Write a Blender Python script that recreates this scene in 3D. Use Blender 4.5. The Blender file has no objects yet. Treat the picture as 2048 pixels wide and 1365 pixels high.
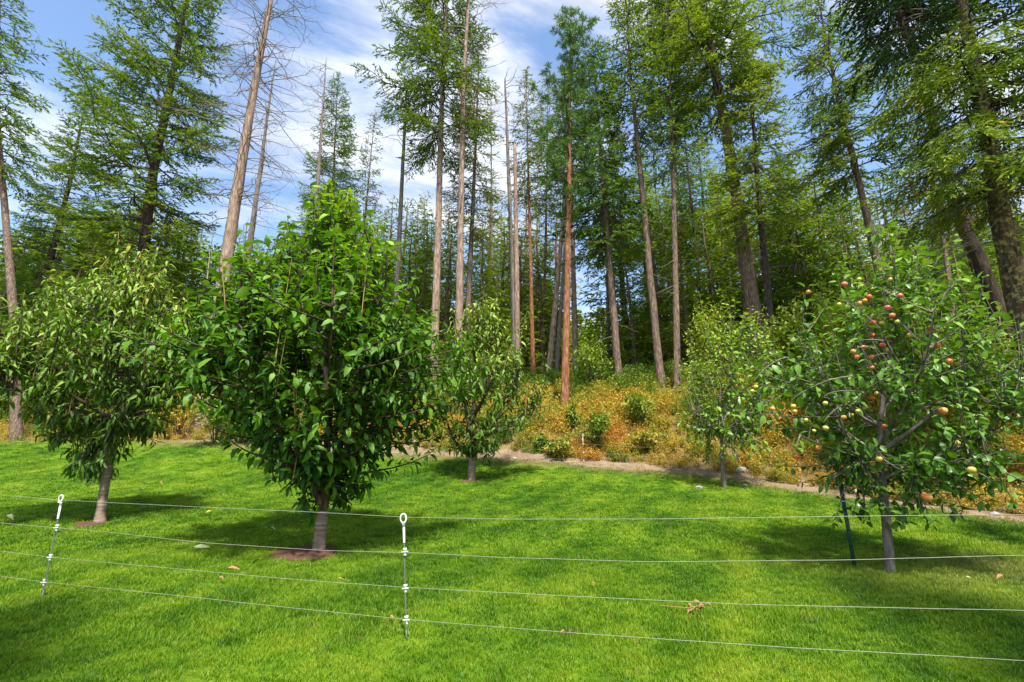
import bpy, math, random
import numpy as np
from mathutils import Matrix, Vector, Euler

R = math.radians
SC = bpy.context.scene
COL = SC.collection

# ---------------------------------------------------------------- camera, sky, sun, exposure
EYE = 1.6
FPX = 1000.0            # focal length in pixels of the 2048 px wide photograph
PITCH = R(16.0)
cam_data = bpy.data.cameras.new('camera')
cam_data.sensor_width = 36.0
cam_data.lens = FPX / 2048.0 * 36.0
cam_data.clip_start = 0.05
cam_data.clip_end = 3000.0
cam = bpy.data.objects.new('camera', cam_data)
COL.objects.link(cam)
cam.location = (0, 0, EYE)
cam.rotation_euler = (math.pi / 2 + PITCH, 0, 0)
SC.camera = cam

SUN_EL, SUN_AZ = R(59.0), R(168.0)      # azimuth: clockwise from +Y (view direction); sun behind the camera, to the right
SKY_STRENGTH = 0.118
CLOUD_VALUE = 0.53
SUN_STRENGTH = 3.6
EXPOSURE = 1.42

world = bpy.data.worlds.new('World')
SC.world = world
world.use_nodes = True
wn, wl = world.node_tree.nodes, world.node_tree.links
wn.clear()
w_out = wn.new('ShaderNodeOutputWorld')
w_bg = wn.new('ShaderNodeBackground')
w_sky = wn.new('ShaderNodeTexSky')
w_sky.sky_type = 'NISHITA'
w_sky.sun_disc = False
w_sky.sun_elevation = SUN_EL
w_sky.sun_rotation = SUN_AZ
w_sky.air_density = 1.1
w_sky.dust_density = 0.6
w_sky.ozone_density = 2.5
w_co = wn.new('ShaderNodeTexCoord')
w_sep = wn.new('ShaderNodeSeparateXYZ')
wl.new(w_co.outputs['Generated'], w_sep.inputs[0])
STREAK = 0.62


def wmath(op, a, b=None, clamp=False):
    n = wn.new('ShaderNodeMath')
    n.operation = op
    n.use_clamp = clamp
    for i, v in enumerate((a, b)):
        if v is None:
            continue
        if isinstance(v, (int, float)):
            n.inputs[i].default_value = v
        else:
            wl.new(v, n.inputs[i])
    return n.outputs[0]


def wnoise(vec, scale, detail, rough, dist, off):
    m = wn.new('ShaderNodeMapping')
    m.inputs['Location'].default_value = off
    wl.new(vec, m.inputs['Vector'])
    n = wn.new('ShaderNodeTexNoise')
    n.inputs['Scale'].default_value = scale
    n.inputs['Detail'].default_value = detail
    n.inputs['Roughness'].default_value = rough
    n.inputs['Distortion'].default_value = dist
    wl.new(m.outputs[0], n.inputs['Vector'])
    return n.outputs[0]


zc = wmath('ADD', wmath('MAXIMUM', w_sep.outputs[2], 0.0), 0.22)
w_cmb = wn.new('ShaderNodeCombineXYZ')
u_ = wmath('DIVIDE', w_sep.outputs[0], zc)
v_ = wmath('DIVIDE', w_sep.outputs[1], zc)
wl.new(wmath('MULTIPLY', wmath('ADD', u_, wmath('MULTIPLY', v_, 0.5)), STREAK), w_cmb.inputs[0])
wl.new(wmath('MULTIPLY', wmath('SUBTRACT', v_, wmath('MULTIPLY', u_, 0.5)), 1.25), w_cmb.inputs[1])
CLOUD_OFF = (3.3, 1.4, 0.0)
big = wnoise(w_cmb.outputs[0], 1.35, 10, 0.56, 0.25, CLOUD_OFF)
fine = wnoise(w_cmb.outputs[0], 5.0, 10, 0.62, 0.5, (7.7, 1.0, 0))
dens = wmath('ADD', big, wmath('MULTIPLY', wmath('SUBTRACT', fine, 0.5), 0.36))
w_rmp = wn.new('ShaderNodeMapRange')
w_rmp.interpolation_type = 'SMOOTHSTEP'
w_rmp.inputs['From Min'].default_value = 0.43
w_rmp.inputs['From Max'].default_value = 0.64
wl.new(dens, w_rmp.inputs['Value'])
cshade = wnoise(w_cmb.outputs[0], 2.6, 8, 0.6, 0.3, (1.1, 9.0, 3.0))
w_cr = wn.new('ShaderNodeMapRange')
w_cr.inputs['From Min'].default_value = 0.3
w_cr.inputs['From Max'].default_value = 0.65
w_cr.inputs['To Min'].default_value = CLOUD_VALUE * 0.62
w_cr.inputs['To Max'].default_value = CLOUD_VALUE
wl.new(cshade, w_cr.inputs['Value'])
w_cc = wn.new('ShaderNodeCombineColor')
wl.new(wmath('MULTIPLY', w_cr.outputs[0], 0.95), w_cc.inputs[0])
wl.new(wmath('MULTIPLY', w_cr.outputs[0], 0.985), w_cc.inputs[1])
wl.new(wmath('MULTIPLY', w_cr.outputs[0], 1.05), w_cc.inputs[2])
w_scl = wn.new('ShaderNodeVectorMath')
w_scl.operation = 'SCALE'
w_scl.inputs['Scale'].default_value = SKY_STRENGTH
wl.new(w_sky.outputs[0], w_scl.inputs[0])
w_mix = wn.new('ShaderNodeMix')
w_mix.data_type = 'RGBA'
wl.new(wmath('MULTIPLY', w_rmp.outputs[0], 0.93), w_mix.inputs[0])
wl.new(w_scl.outputs[0], w_mix.inputs[6])
wl.new(w_cc.outputs[0], w_mix.inputs[7])
wl.new(w_mix.outputs[2], w_bg.inputs['Color'])
w_bg.inputs['Strength'].default_value = 1.0
wl.new(w_bg.outputs[0], w_out.inputs['Surface'])

sun_data = bpy.data.lights.new('sun', 'SUN')
sun_data.energy = SUN_STRENGTH
sun_data.angle = R(3.0)
sun_data.color = (1.0, 0.95, 0.86)
sun = bpy.data.objects.new('sun', sun_data)
COL.objects.link(sun)
sdir = Vector((math.sin(SUN_AZ) * math.cos(SUN_EL), math.cos(SUN_AZ) * math.cos(SUN_EL), math.sin(SUN_EL)))
sun.rotation_euler = sdir.to_track_quat('Z', 'Y').to_euler()
sun.location = (0, 0, 60)

SC.view_settings.view_transform = 'Standard'
SC.view_settings.look = 'None'
SC.view_settings.exposure = EXPOSURE
SC.view_settings.gamma = 1.0
SC.view_settings.use_curve_mapping = False
SC.render.engine = 'CYCLES'
SC.cycles.max_bounces = 6
SC.cycles.diffuse_bounces = 3
SC.cycles.glossy_bounces = 2
SC.cycles.transmission_bounces = 3
SC.cycles.use_denoising = True

# ---------------------------------------------------------------- geometry of the place
CT, ST = math.cos(PITCH), math.sin(PITCH)


def ray(px, py):
    dx, u = (px - 1024.0) / FPX, (682.5 - py) / FPX
    return np.array((dx, CT - u * ST, ST + u * CT))


def at(px, py, Y):
    d = ray(px, py)
    return np.array((0, 0, EYE)) + d * (Y / d[1])


def project(P):
    P = np.asarray(P, float)
    v = P - np.array((0, 0, EYE))
    zc_ = v[..., 1] * CT + v[..., 2] * ST
    uc = -v[..., 1] * ST + v[..., 2] * CT
    return 1024 + FPX * v[..., 0] / zc_, 682.5 - FPX * uc / zc_, zc_


EDGE = np.array([(-90, 30), (-40, 22), (-22, 19.2), (-14, 18.7), (-9, 18.0), (-3, 17.0), (2.2, 15.7), (5.5, 14.6), (7.3, 12.6), (8.4, 10.0),
                 (9.6, 7.2), (12, 3.0), (16, -3), (24, -16), (40, -60)], float)


def edge_dist(x, y):
    """signed distance to the lawn's far edge, positive beyond it"""
    x, y = np.asarray(x, float), np.asarray(y, float)
    best = np.full(x.shape, 1e9)
    sgn = np.zeros(x.shape)
    for a, b in zip(EDGE[:-1], EDGE[1:]):
        ab = b - a
        t = np.clip(((x - a[0]) * ab[0] + (y - a[1]) * ab[1]) / (ab @ ab), 0, 1)
        dx, dy = x - (a[0] + t * ab[0]), y - (a[1] + t * ab[1])
        d = np.hypot(dx, dy)
        cr = ab[0] * dy - ab[1] * dx
        m = d < best
        best = np.where(m, d, best)
        sgn = np.where(m, np.sign(cr), sgn)
    return best * sgn


def wob(x, y, s, seed=0.0):
    """smooth unevenness in -1..1"""
    return (np.sin(x * 1.13 * s + y * .71 * s + seed) + np.sin(x * -.83 * s + y * 1.37 * s + seed * 2.1) +
            np.sin(x * 2.3 * s + seed * .7 + 1.7 * np.sin(y * .9 * s)) * .6 + np.sin(y * 2.7 * s + 1.3 * np.sin(x * 1.1 * s + seed)) * .6) / 3.2


def ground(x, y):
    x, y = np.asarray(x, float), np.asarray(y, float)
    yc = np.clip(y, -30, 18.5)
    lawn = .11 * yc + .0195 * np.maximum(0, yc - 11) ** 2
    d = edge_dist(x, y)
    d2 = np.clip(d + .25 * wob(x, y, .9, 2), 0, None)
    bank = np.where(d2 < .9, 0, np.where(d2 < 4.5, .36 * (d2 - .9), np.where(d2 < 7.5, 1.3 + .53 * (d2 - 4.5), 2.89 + .165 * (np.minimum(d2, 75) - 7.5))))
    bump = wob(x, y, .55, 1) * .05 + wob(x, y, 2.1, 3) * .018
    rough = wob(x, y, 1.4, 5) * .12 * np.clip((d - 1.2) / 2, 0, 1)
    far = np.clip((np.hypot(x, y) - 70) / 60, 0, 1)
    hill = far * far * (3 - 2 * far) * (10 + np.clip((np.hypot(x, y) - 100) * .16, 0, 40)) * np.clip(1 + .012 * x, .5, 2.2) * .6
    return lawn + bank + bump + rough + hill


def gz(x, y):
    return float(ground(np.array([x]), np.array([y]))[0])


def on_ground(px, py, lo=1.5, hi=60):
    d = ray(px, py)
    prev = lo
    for Y in np.arange(lo, hi, .05):
        p = np.array((0, 0, EYE)) + d * (Y / d[1])
        if p[2] < gz(p[0], p[1]):
            a, b = prev, Y
            for _ in range(18):
                m = (a + b) / 2
                p = np.array((0, 0, EYE)) + d * (m / d[1])
                if p[2] < gz(p[0], p[1]):
                    b = m
                else:
                    a = m
            p[2] = gz(p[0], p[1])
            return p
        prev = Y
    p = np.array((0, 0, EYE)) + d * (hi / d[1])
    return p


# ---------------------------------------------------------------- mesh helpers
def norm(v):
    return v / np.maximum(np.linalg.norm(v, axis=-1, keepdims=True), 1e-9)


def make_mesh(name, verts, polys, smooth=False, tint=None, extra=None):
    """polys: list of int arrays (n, k)"""
    me = bpy.data.meshes.new(name)
    verts = np.ascontiguousarray(verts, np.float32)
    polys = [np.ascontiguousarray(p, np.int32) for p in polys if len(p)]
    me.vertices.add(len(verts))
    me.vertices.foreach_set('co', verts.ravel())
    nl = sum(p.size for p in polys)
    npol = sum(len(p) for p in polys)
    me.loops.add(nl)
    me.polygons.add(npol)
    li = np.concatenate([p.ravel() for p in polys])
    tot = np.concatenate([np.full(len(p), p.shape[1], np.int32) for p in polys])
    st = np.concatenate([[0], np.cumsum(tot)[:-1]]).astype(np.int32)
    me.loops.foreach_set('vertex_index', li)
    me.polygons.foreach_set('loop_start', st)
    me.polygons.foreach_set('loop_total', tot)
    if smooth:
        me.polygons.foreach_set('use_smooth', np.ones(npol, bool))
    for nm, arr in ([('tint', tint)] if tint is not None else []) + list((extra or {}).items()):
        a = me.attributes.new(nm, 'FLOAT', 'POINT')
        a.data.foreach_set('value', np.ascontiguousarray(arr, np.float32))
    me.update(calc_edges=True)
    return me


def link(name, me, mats, parent=None, loc=None):
    o = bpy.data.objects.new(name, me)
    COL.objects.link(o)
    if me is not None and len(me.materials) == 0:
        for m in (mats if isinstance(mats, (list, tuple)) else [mats]):
            me.materials.append(m)
    if parent is not None:
        o.parent = parent
    if loc is not None:
        o.location = loc
    return o


def tag(o, label=None, cat=None, group=None, kind=None):
    for k, v in (('label', label), ('category', cat), ('group', group), ('kind', kind)):
        if v:
            o[k] = v
    return o


def thing(name, label, cat, loc, group=None):
    o = bpy.data.objects.new(name, None)
    COL.objects.link(o)
    o.empty_display_size = .2
    o.location = loc
    return tag(o, label, cat, group)


class Geo:
    """collects arrays, then builds one mesh"""

    def __init__(self):
        self.v, self.p, self.t, self.n = [], {}, [], 0

    def add(self, verts, polys, tint=0.5):
        verts = np.asarray(verts, float).reshape(-1, 3)
        self.v.append(verts)
        self.t.append(np.broadcast_to(np.asarray(tint, float), (len(verts),)).copy())
        for p in polys:
            p = np.asarray(p)
            if len(p):
                self.p.setdefault(p.shape[1], []).append(p + self.n)
        self.n += len(verts)

    def tubes(self, pts, rad, sides=3, tint=0.5, cap=False):
        """pts (N,K,3), rad (N,K): N tubes of K rings"""
        pts = np.asarray(pts, float)
        rad = np.asarray(rad, float)
        if pts.ndim == 2:
            pts, rad = pts[None], rad[None]
        N, K, _ = pts.shape
        tan = norm(np.gradient(pts, axis=1))
        mean = norm(pts[:, -1] - pts[:, 0])
        ref = np.where(np.abs(mean[:, 2:3]) > .7, np.array([[1., 0, 0]]), np.array([[0, 0, 1.]]))
        u = norm(np.cross(tan, ref[:, None, :]))
        w = np.cross(tan, u)
        a = np.arange(sides) * (2 * math.pi / sides)
        ring = (u[:, :, None, :] * np.cos(a)[None, None, :, None] + w[:, :, None, :] * np.sin(a)[None, None, :, None]) * rad[:, :, None, None]
        V = pts[:, :, None, :] + ring
        i = np.arange(N)[:, None, None] * K * sides
        k = np.arange(K - 1)[None, :, None] * sides
        s = np.arange(sides)[None, None, :]
        s2 = (s + 1) % sides
        q = np.stack([i + k + s, i + k + s2, i + k + sides + s2, i + k + sides + s], -1).reshape(-1, 4)
        polys = [q]
        if cap:
            polys.append((np.arange(N)[:, None] * K * sides + (K - 1) * sides + np.arange(sides)[None]))
        t = np.asarray(tint, float)
        if t.ndim == 1 and len(t) == N:
            t = np.repeat(t, K * sides)
        self.add(V.reshape(-1, 3), polys, t)

    def mesh(self, name, smooth=False):
        return make_mesh(name, np.concatenate(self.v), [np.concatenate(x) for x in self.p.values()], smooth, np.concatenate(self.t))


def box_geo(g, c, s, tint=.5, rot=None):
    v = np.array([(x, y, z) for x in (-.5, .5) for y in (-.5, .5) for z in (-.5, .5)]) * np.asarray(s, float)
    if rot is not None:
        v = v @ np.array(rot).T
    g.add(v + np.asarray(c), [np.array([(0, 1, 3, 2), (4, 6, 7, 5), (0, 4, 5, 1), (2, 3, 7, 6), (0, 2, 6, 4), (1, 5, 7, 3)])], tint)


# leaf: 8 points, 8 triangles; s = along the length, folded along the midrib, bent downwards
LEAF_T = np.array([(0, 1, 4), (0, 6, 1), (1, 2, 5), (1, 5, 4), (1, 6, 7), (1, 7, 2), (2, 3, 5), (2, 7, 3)])


def leaf_verts(P, D, N, L, W, curl, fold):
    D = norm(D)
    N = norm(N - D * np.sum(N * D, -1, keepdims=True))
    S = np.cross(D, N)
    L, W, curl, fold = [np.broadcast_to(np.asarray(q, float), (len(P),))[:, None] for q in (L, W, curl, fold)]

    def mid(t):
        ang = curl * t
        return P + D * (L * t * np.cos(ang * .55)) - N * (L * t * np.sin(ang * .75))
    m0, m1, m2, m3 = mid(0.), mid(.33), mid(.7), mid(1.)
    up = N * fold
    s1a, s2a = m1 + S * W * .5 + up * W * .5, m2 + S * W * .36 + up * W * .36
    s1b, s2b = m1 - S * W * .5 + up * W * .5, m2 - S * W * .36 + up * W * .36
    return np.stack([m0, m1, m2, m3, s1a, s2a, s1b, s2b], 1)


def leaf_polys(n):
    return (np.arange(n)[:, None, None] * 8 + LEAF_T[None]).reshape(-1, 3)


def kites(P, D, N, L, W, mid=.4):
    """flat narrow needle sprays: one quad each"""
    D = norm(D)
    S = norm(np.cross(D, N))
    L, W = np.asarray(L)[:, None], np.asarray(W)[:, None]
    return np.stack([P, P + D * L * mid + S * W * .5, P + D * L, P + D * L * mid - S * W * .5], 1)


def bez(a, b, c, d, K):
    t = np.linspace(0, 1, K)[:, None]
    return (1 - t) ** 3 * a + 3 * (1 - t) ** 2 * t * b + 3 * (1 - t) * t * t * c + t ** 3 * d


# ---------------------------------------------------------------- materials
def nodes(name):
    m = bpy.data.materials.new(name)
    m.use_nodes = True
    nt = m.node_tree
    nt.nodes.clear()
    out = nt.nodes.new('ShaderNodeOutputMaterial')
    return m, nt, out


def nd(nt, typ, **kw):
    n = nt.nodes.new(typ)
    for k, v in kw.items():
        if k.startswith('i_'):
            n.inputs[k[2:].replace('_', ' ')].default_value = v
        else:
            setattr(n, k, v)
    return n


def ramp(nt, fac, stops):
    r = nt.nodes.new('ShaderNodeValToRGB')
    e = r.color_ramp.elements
    while len(e) > len(stops):
        e.remove(e[-1])
    while len(e) < len(stops):
        e.new(1.0)
    for el, (p, c) in zip(e, stops):
        el.position = p
        el.color = (*c, 1)
    nt.links.new(fac, r.inputs[0])
    return r.outputs[0]


def fmath(nt, op, a, b=None, clamp=False):
    n = nt.nodes.new('ShaderNodeMath')
    n.operation = op
    n.use_clamp = clamp
    for i, v in enumerate((a, b)):
        if v is None:
            continue
        if isinstance(v, (int, float)):
            n.inputs[i].default_value = v
        else:
            nt.links.new(v, n.inputs[i])
    return n.outputs[0]


def noise(nt, vec, scale, detail=4, rough=.55, dist=0.0):
    n = nd(nt, 'ShaderNodeTexNoise')
    n.inputs['Scale'].default_value = scale
    n.inputs['Detail'].default_value = detail
    n.inputs['Roughness'].default_value = rough
    n.inputs['Distortion'].default_value = dist
    nt.links.new(vec, n.inputs['Vector'])
    return n.outputs[0]


def position(nt):
    return nt.nodes.new('ShaderNodeNewGeometry').outputs['Position']


def mixc(nt, fac, a, b, mode='MIX'):
    n = nt.nodes.new('ShaderNodeMix')
    n.data_type = 'RGBA'
    n.blend_type = mode
    for sock, v in ((n.inputs[0], fac), (n.inputs[6], a), (n.inputs[7], b)):
        if isinstance(v, (int, float)):
            sock.default_value = v
        elif isinstance(v, tuple):
            sock.default_value = (*v, 1)
        else:
            nt.links.new(v, sock)
    return n.outputs[2]


def foliage_mat(name, stops, trans=.3, rough=.5, spec=.35, back=1.0, big=.0, bigcol=None, obj_rand=.25, instancer=False):
    m, nt, out = nodes(name)
    att = nd(nt, 'ShaderNodeAttribute', attribute_name='tint')
    oi = nt.nodes.new('ShaderNodeObjectInfo')
    rnd = fmath(nt, 'MULTIPLY', fmath(nt, 'SUBTRACT', oi.outputs['Random'], .5), obj_rand)
    f = fmath(nt, 'ADD', att.outputs['Fac'], rnd, True)
    col = ramp(nt, f, stops)
    if big:
        n1 = noise(nt, position(nt), big, 3)
        mr = nd(nt, 'ShaderNodeMapRange')
        mr.inputs['From Min'].default_value = .42
        mr.inputs['From Max'].default_value = .62
        nt.links.new(n1, mr.inputs['Value'])
        col = mixc(nt, mr.outputs[0], col, mixc(nt, 1.0, col, bigcol, 'MULTIPLY'))
    if back != 1.0:
        g = nt.nodes.new('ShaderNodeNewGeometry')
        lt = mixc(nt, 1.0, col, (back, back, back * .95), 'MULTIPLY')
        col = mixc(nt, g.outputs['Backfacing'], col, lt)
    p = nd(nt, 'ShaderNodeBsdfPrincipled')
    nt.links.new(col, p.inputs['Base Color'])
    p.inputs['Roughness'].default_value = rough
    p.inputs['Specular IOR Level'].default_value = spec
    t = nd(nt, 'ShaderNodeBsdfTranslucent')
    tc = mixc(nt, 1.0, col, (1.3, 1.35, .5), 'MULTIPLY')
    nt.links.new(tc, t.inputs['Color'])
    mx = nt.nodes.new('ShaderNodeMixShader')
    mx.inputs[0].default_value = trans
    nt.links.new(p.outputs[0], mx.inputs[1])
    nt.links.new(t.outputs[0], mx.inputs[2])
    nt.links.new(mx.outputs[0], out.inputs['Surface'])
    return m


def bark_mat(name, dark, mid, light, sx=16.0, sz=3.2, bump=1.0, lichen=None, rings=False):
    m, nt, out = nodes(name)
    tc = nd(nt, 'ShaderNodeTexCoord')
    mp = nd(nt, 'ShaderNodeMapping')
    mp.inputs['Scale'].default_value = (sx, sx, sz) if not rings else (2.0, 2.0, 26.0)
    nt.links.new(tc.outputs['Object'], mp.inputs['Vector'])
    n1 = noise(nt, mp.outputs[0], 1.0, 8, .65, .6)
    vo = nd(nt, 'ShaderNodeTexVoronoi', feature='DISTANCE_TO_EDGE')
    vo.inputs['Scale'].default_value = .8
    nt.links.new(mp.outputs[0], vo.inputs['Vector'])
    crack = fmath(nt, 'MULTIPLY', vo.outputs['Distance'], 2.2, True)
    f = fmath(nt, 'ADD', fmath(nt, 'MULTIPLY', n1, .75), fmath(nt, 'MULTIPLY', crack, .25))
    col = ramp(nt, f, [(.28, dark), (.5, mid), (.72, light)])
    n2 = noise(nt, tc.outputs['Object'], .9, 3)
    col = mixc(nt, fmath(nt, 'MULTIPLY', n2, .5), col, mixc(nt, 1.0, col, (.62, .62, .66), 'MULTIPLY'))
    if lichen:
        n3 = noise(nt, tc.outputs['Object'], 9, 6, .7)
        mr = nd(nt, 'ShaderNodeMapRange')
        mr.inputs['From Min'].default_value = .52
        mr.inputs['From Max'].default_value = .6
        nt.links.new(n3, mr.inputs['Value'])
        col = mixc(nt, fmath(nt, 'MULTIPLY', mr.outputs[0], .7), col, lichen)
    p = nd(nt, 'ShaderNodeBsdfPrincipled')
    nt.links.new(col, p.inputs['Base Color'])
    n4 = noise(nt, tc.outputs['Object'], 22, 6, .7)
    col = mixc(nt, fmath(nt, 'MULTIPLY', n4, .8), mixc(nt, 1.0, col, (1.2, 1.2, 1.2), 'MULTIPLY'), mixc(nt, 1.0, col, (.42, .40, .40), 'MULTIPLY'))
    nt.links.new(col, p.inputs['Base Color'])
    p.inputs['Roughness'].default_value = .9
    p.inputs['Specular IOR Level'].default_value = .15
    b = nd(nt, 'ShaderNodeBump')
    b.inputs['Strength'].default_value = bump
    b.inputs['Distance'].default_value = .03
    nt.links.new(f, b.inputs['Height'])
    nt.links.new(b.outputs[0], p.inputs['Normal'])
    nt.links.new(p.outputs[0], out.inputs['Surface'])
    return m


def plain_mat(name, col, rough=.6, var=.15, scale=20, metal=0.0, spec=.4):
    m, nt, out = nodes(name)
    tc = nd(nt, 'ShaderNodeTexCoord')
    n = noise(nt, tc.outputs['Object'], scale, 4)
    c = mixc(nt, n, tuple(v * (1 - var) for v in col), tuple(min(1, v * (1 + var)) for v in col))
    p = nd(nt, 'ShaderNodeBsdfPrincipled')
    nt.links.new(c, p.inputs['Base Color'])
    p.inputs['Roughness'].default_value = rough
    p.inputs['Metallic'].default_value = metal
    p.inputs['Specular IOR Level'].default_value = spec
    nt.links.new(p.outputs[0], out.inputs['Surface'])
    return m


M = {}
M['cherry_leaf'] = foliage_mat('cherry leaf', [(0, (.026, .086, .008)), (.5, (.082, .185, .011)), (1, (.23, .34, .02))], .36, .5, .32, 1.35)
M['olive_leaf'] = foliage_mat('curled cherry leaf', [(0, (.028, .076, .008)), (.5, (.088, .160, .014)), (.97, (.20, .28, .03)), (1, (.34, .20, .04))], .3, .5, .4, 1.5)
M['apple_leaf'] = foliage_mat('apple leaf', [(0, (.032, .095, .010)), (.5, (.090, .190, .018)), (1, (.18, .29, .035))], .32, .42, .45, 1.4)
M['young_leaf'] = foliage_mat('young orchard leaf', [(0, (.055, .14, .012)), (.5, (.13, .24, .02)), (1, (.24, .34, .03))], .35, .45, .4, 1.3)
M['bright_leaf'] = M['young_leaf']
M['dead_leaf'] = plain_mat('withered leaf', (.27, .14, .055), .8, .35, 30)
M['pale_leaf'] = plain_mat('pale fallen leaf', (.36, .40, .22), .7, .2, 30)
M['yellow_leaf'] = plain_mat('yellow fallen leaf', (.50, .36, .05), .7, .25, 30)
M['fir'] = foliage_mat('fir needles', [(0, (.032, .080, .010)), (.5, (.105, .185, .018)), (1, (.23, .29, .030))], .34, .6, .2, 1.0, .35, (1.25, 1.12, .75))
M['dark_fir'] = foliage_mat('dark fir needles', [(0, (.028, .075, .010)), (.5, (.088, .17, .017)), (1, (.19, .26, .028))], .32, .6, .2, 1.0, .4, (1.2, 1.15, .8))
M['lit_fir'] = foliage_mat('young fir needles', [(0, (.07, .14, .012)), (.5, (.19, .28, .022)), (1, (.32, .38, .038))], .38, .6, .2, 1.0, .35, (1.2, 1.1, .8))  # needle colour raised to paint in sunlight lost under the taller crowns
M['sparse_fir'] = foliage_mat('olive fir needles', [(0, (.055, .085, .018)), (.5, (.13, .18, .030)), (1, (.23, .26, .05))], .3, .6, .2, 1.0, .4, (1.2, 1.05, .8))
M['pine'] = foliage_mat('pine needles', [(0, (.035, .09, .016)), (.5, (.085, .17, .028)), (1, (.16, .25, .045))], .28, .5, .3)
M['spruce'] = foliage_mat('spruce needles', [(0, (.010, .034, .010)), (.5, (.022, .062, .014)), (1, (.05, .105, .02))], .18, .6, .2)
M['mossy'] = foliage_mat('yellow green spruce needles', [(0, (.05, .10, .01)), (.5, (.15, .22, .018)), (.9, (.27, .33, .03)), (.95, (.42, .17, .03)), (1, (.42, .17, .03))], .22, .6, .2, 1, .9, (.55, .65, .5))
M['brown_twig'] = foliage_mat('dead needles', [(0, (.14, .09, .05)), (.5, (.24, .16, .09)), (1, (.32, .20, .11))], .15, .8, .1)
M['fir_bark'] = bark_mat('fir bark', (.085, .058, .042), (.23, .16, .12), (.40, .29, .225))
M['dark_bark'] = bark_mat('dark spruce bark', (.025, .018, .013), (.075, .055, .04), (.15, .115, .085))
M['dead_bark'] = bark_mat('dead fir bark', (.17, .11, .08), (.37, .26, .195), (.54, .41, .32), 9, 2.2)
M['grey_bark'] = bark_mat('weathered snag bark', (.13, .105, .09), (.25, .205, .175), (.37, .31, .27), 11, 1.8)
M['orange_bark'] = bark_mat('orange pine bark', (.15, .055, .028), (.34, .15, .075), (.50, .26, .14), 11, 2.6)
M['lichen_bark'] = bark_mat('lichen spruce bark', (.03, .02, .014), (.11, .08, .05), (.22, .16, .1), 12, 1.6, .9, (.36, .30, .10))
M['cherry_bark'] = bark_mat('cherry bark', (.15, .10, .075), (.35, .255, .195), (.53, .42, .34), 14, 1.6, .5, None, True)
M['limb_bark'] = bark_mat('cherry limb bark', (.05, .035, .025), (.11, .075, .055), (.19, .14, .10), 12, 3, .5)
M['shoot_bark'] = plain_mat('green brown shoot', (.22, .15, .05), .6, .2, 8)
M['apple_bark'] = bark_mat('apple bark', (.11, .09, .075), (.22, .185, .155), (.33, .285, .24), 16, 4, .4)
M['twig_grey'] = plain_mat('bare grey twig', (.19, .155, .125), .9, .25, 6)
M['twig_dark'] = plain_mat('bare dark twig', (.10, .08, .06), .9, .25, 6)
M['white_plastic'] = plain_mat('white plastic', (.64, .64, .62), .4, .05, 30)
M['black_plastic'] = plain_mat('dark rod', (.05, .065, .055), .4, .4, 40)
M['rope'] = plain_mat('white polywire', (.33, .33, .26), .6, .2, 60)
M['post_green'] = plain_mat('dark green paint', (.012, .05, .035), .45, .25, 40)
M['post_metal'] = plain_mat('grey metal tip', (.45, .47, .48), .45, .15, 40)
M['rock'] = plain_mat('grey rock', (.28, .27, .26), .9, .3, 14)
M['mulch'] = plain_mat('red brown mulch', (.085, .036, .022), .95, .45, 60)
M['needle_litter'] = M['brown_twig']


def apple_mat(name, a, b, lo):
    m, nt, out = nodes(name)
    tc = nd(nt, 'ShaderNodeTexCoord')
    sp = nd(nt, 'ShaderNodeSeparateXYZ')
    nt.links.new(tc.outputs['Object'], sp.inputs[0])
    n1 = noise(nt, tc.outputs['Object'], 16, 5)
    f = fmath(nt, 'ADD', fmath(nt, 'MULTIPLY', sp.outputs[0], 7.0), fmath(nt, 'ADD', fmath(nt, 'MULTIPLY', n1, 1.0), lo))
    c = mixc(nt, fmath(nt, 'MULTIPLY', f, 1.0, True), a, b)
    p = nd(nt, 'ShaderNodeBsdfPrincipled')
    nt.links.new(c, p.inputs['Base Color'])
    p.inputs['Roughness'].default_value = .38
    nt.links.new(p.outputs[0], out.inputs['Surface'])
    return m


M['apple_red'] = apple_mat('red apple skin', (.75, .26, .08), (.72, .05, .045), .2)
M['apple_orange'] = apple_mat('orange blushed apple skin', (.70, .50, .10), (.78, .17, .05), .1)
M['apple_yellow'] = apple_mat('yellow green apple skin', (.50, .52, .08), (.74, .38, .07), -.2)

GREEN_A, GREEN_B, GREEN_C = (.040, .120, .004), (.118, .245, .006), (.26, .345, .020)
DRY = (.30, .22, .09)


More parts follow.
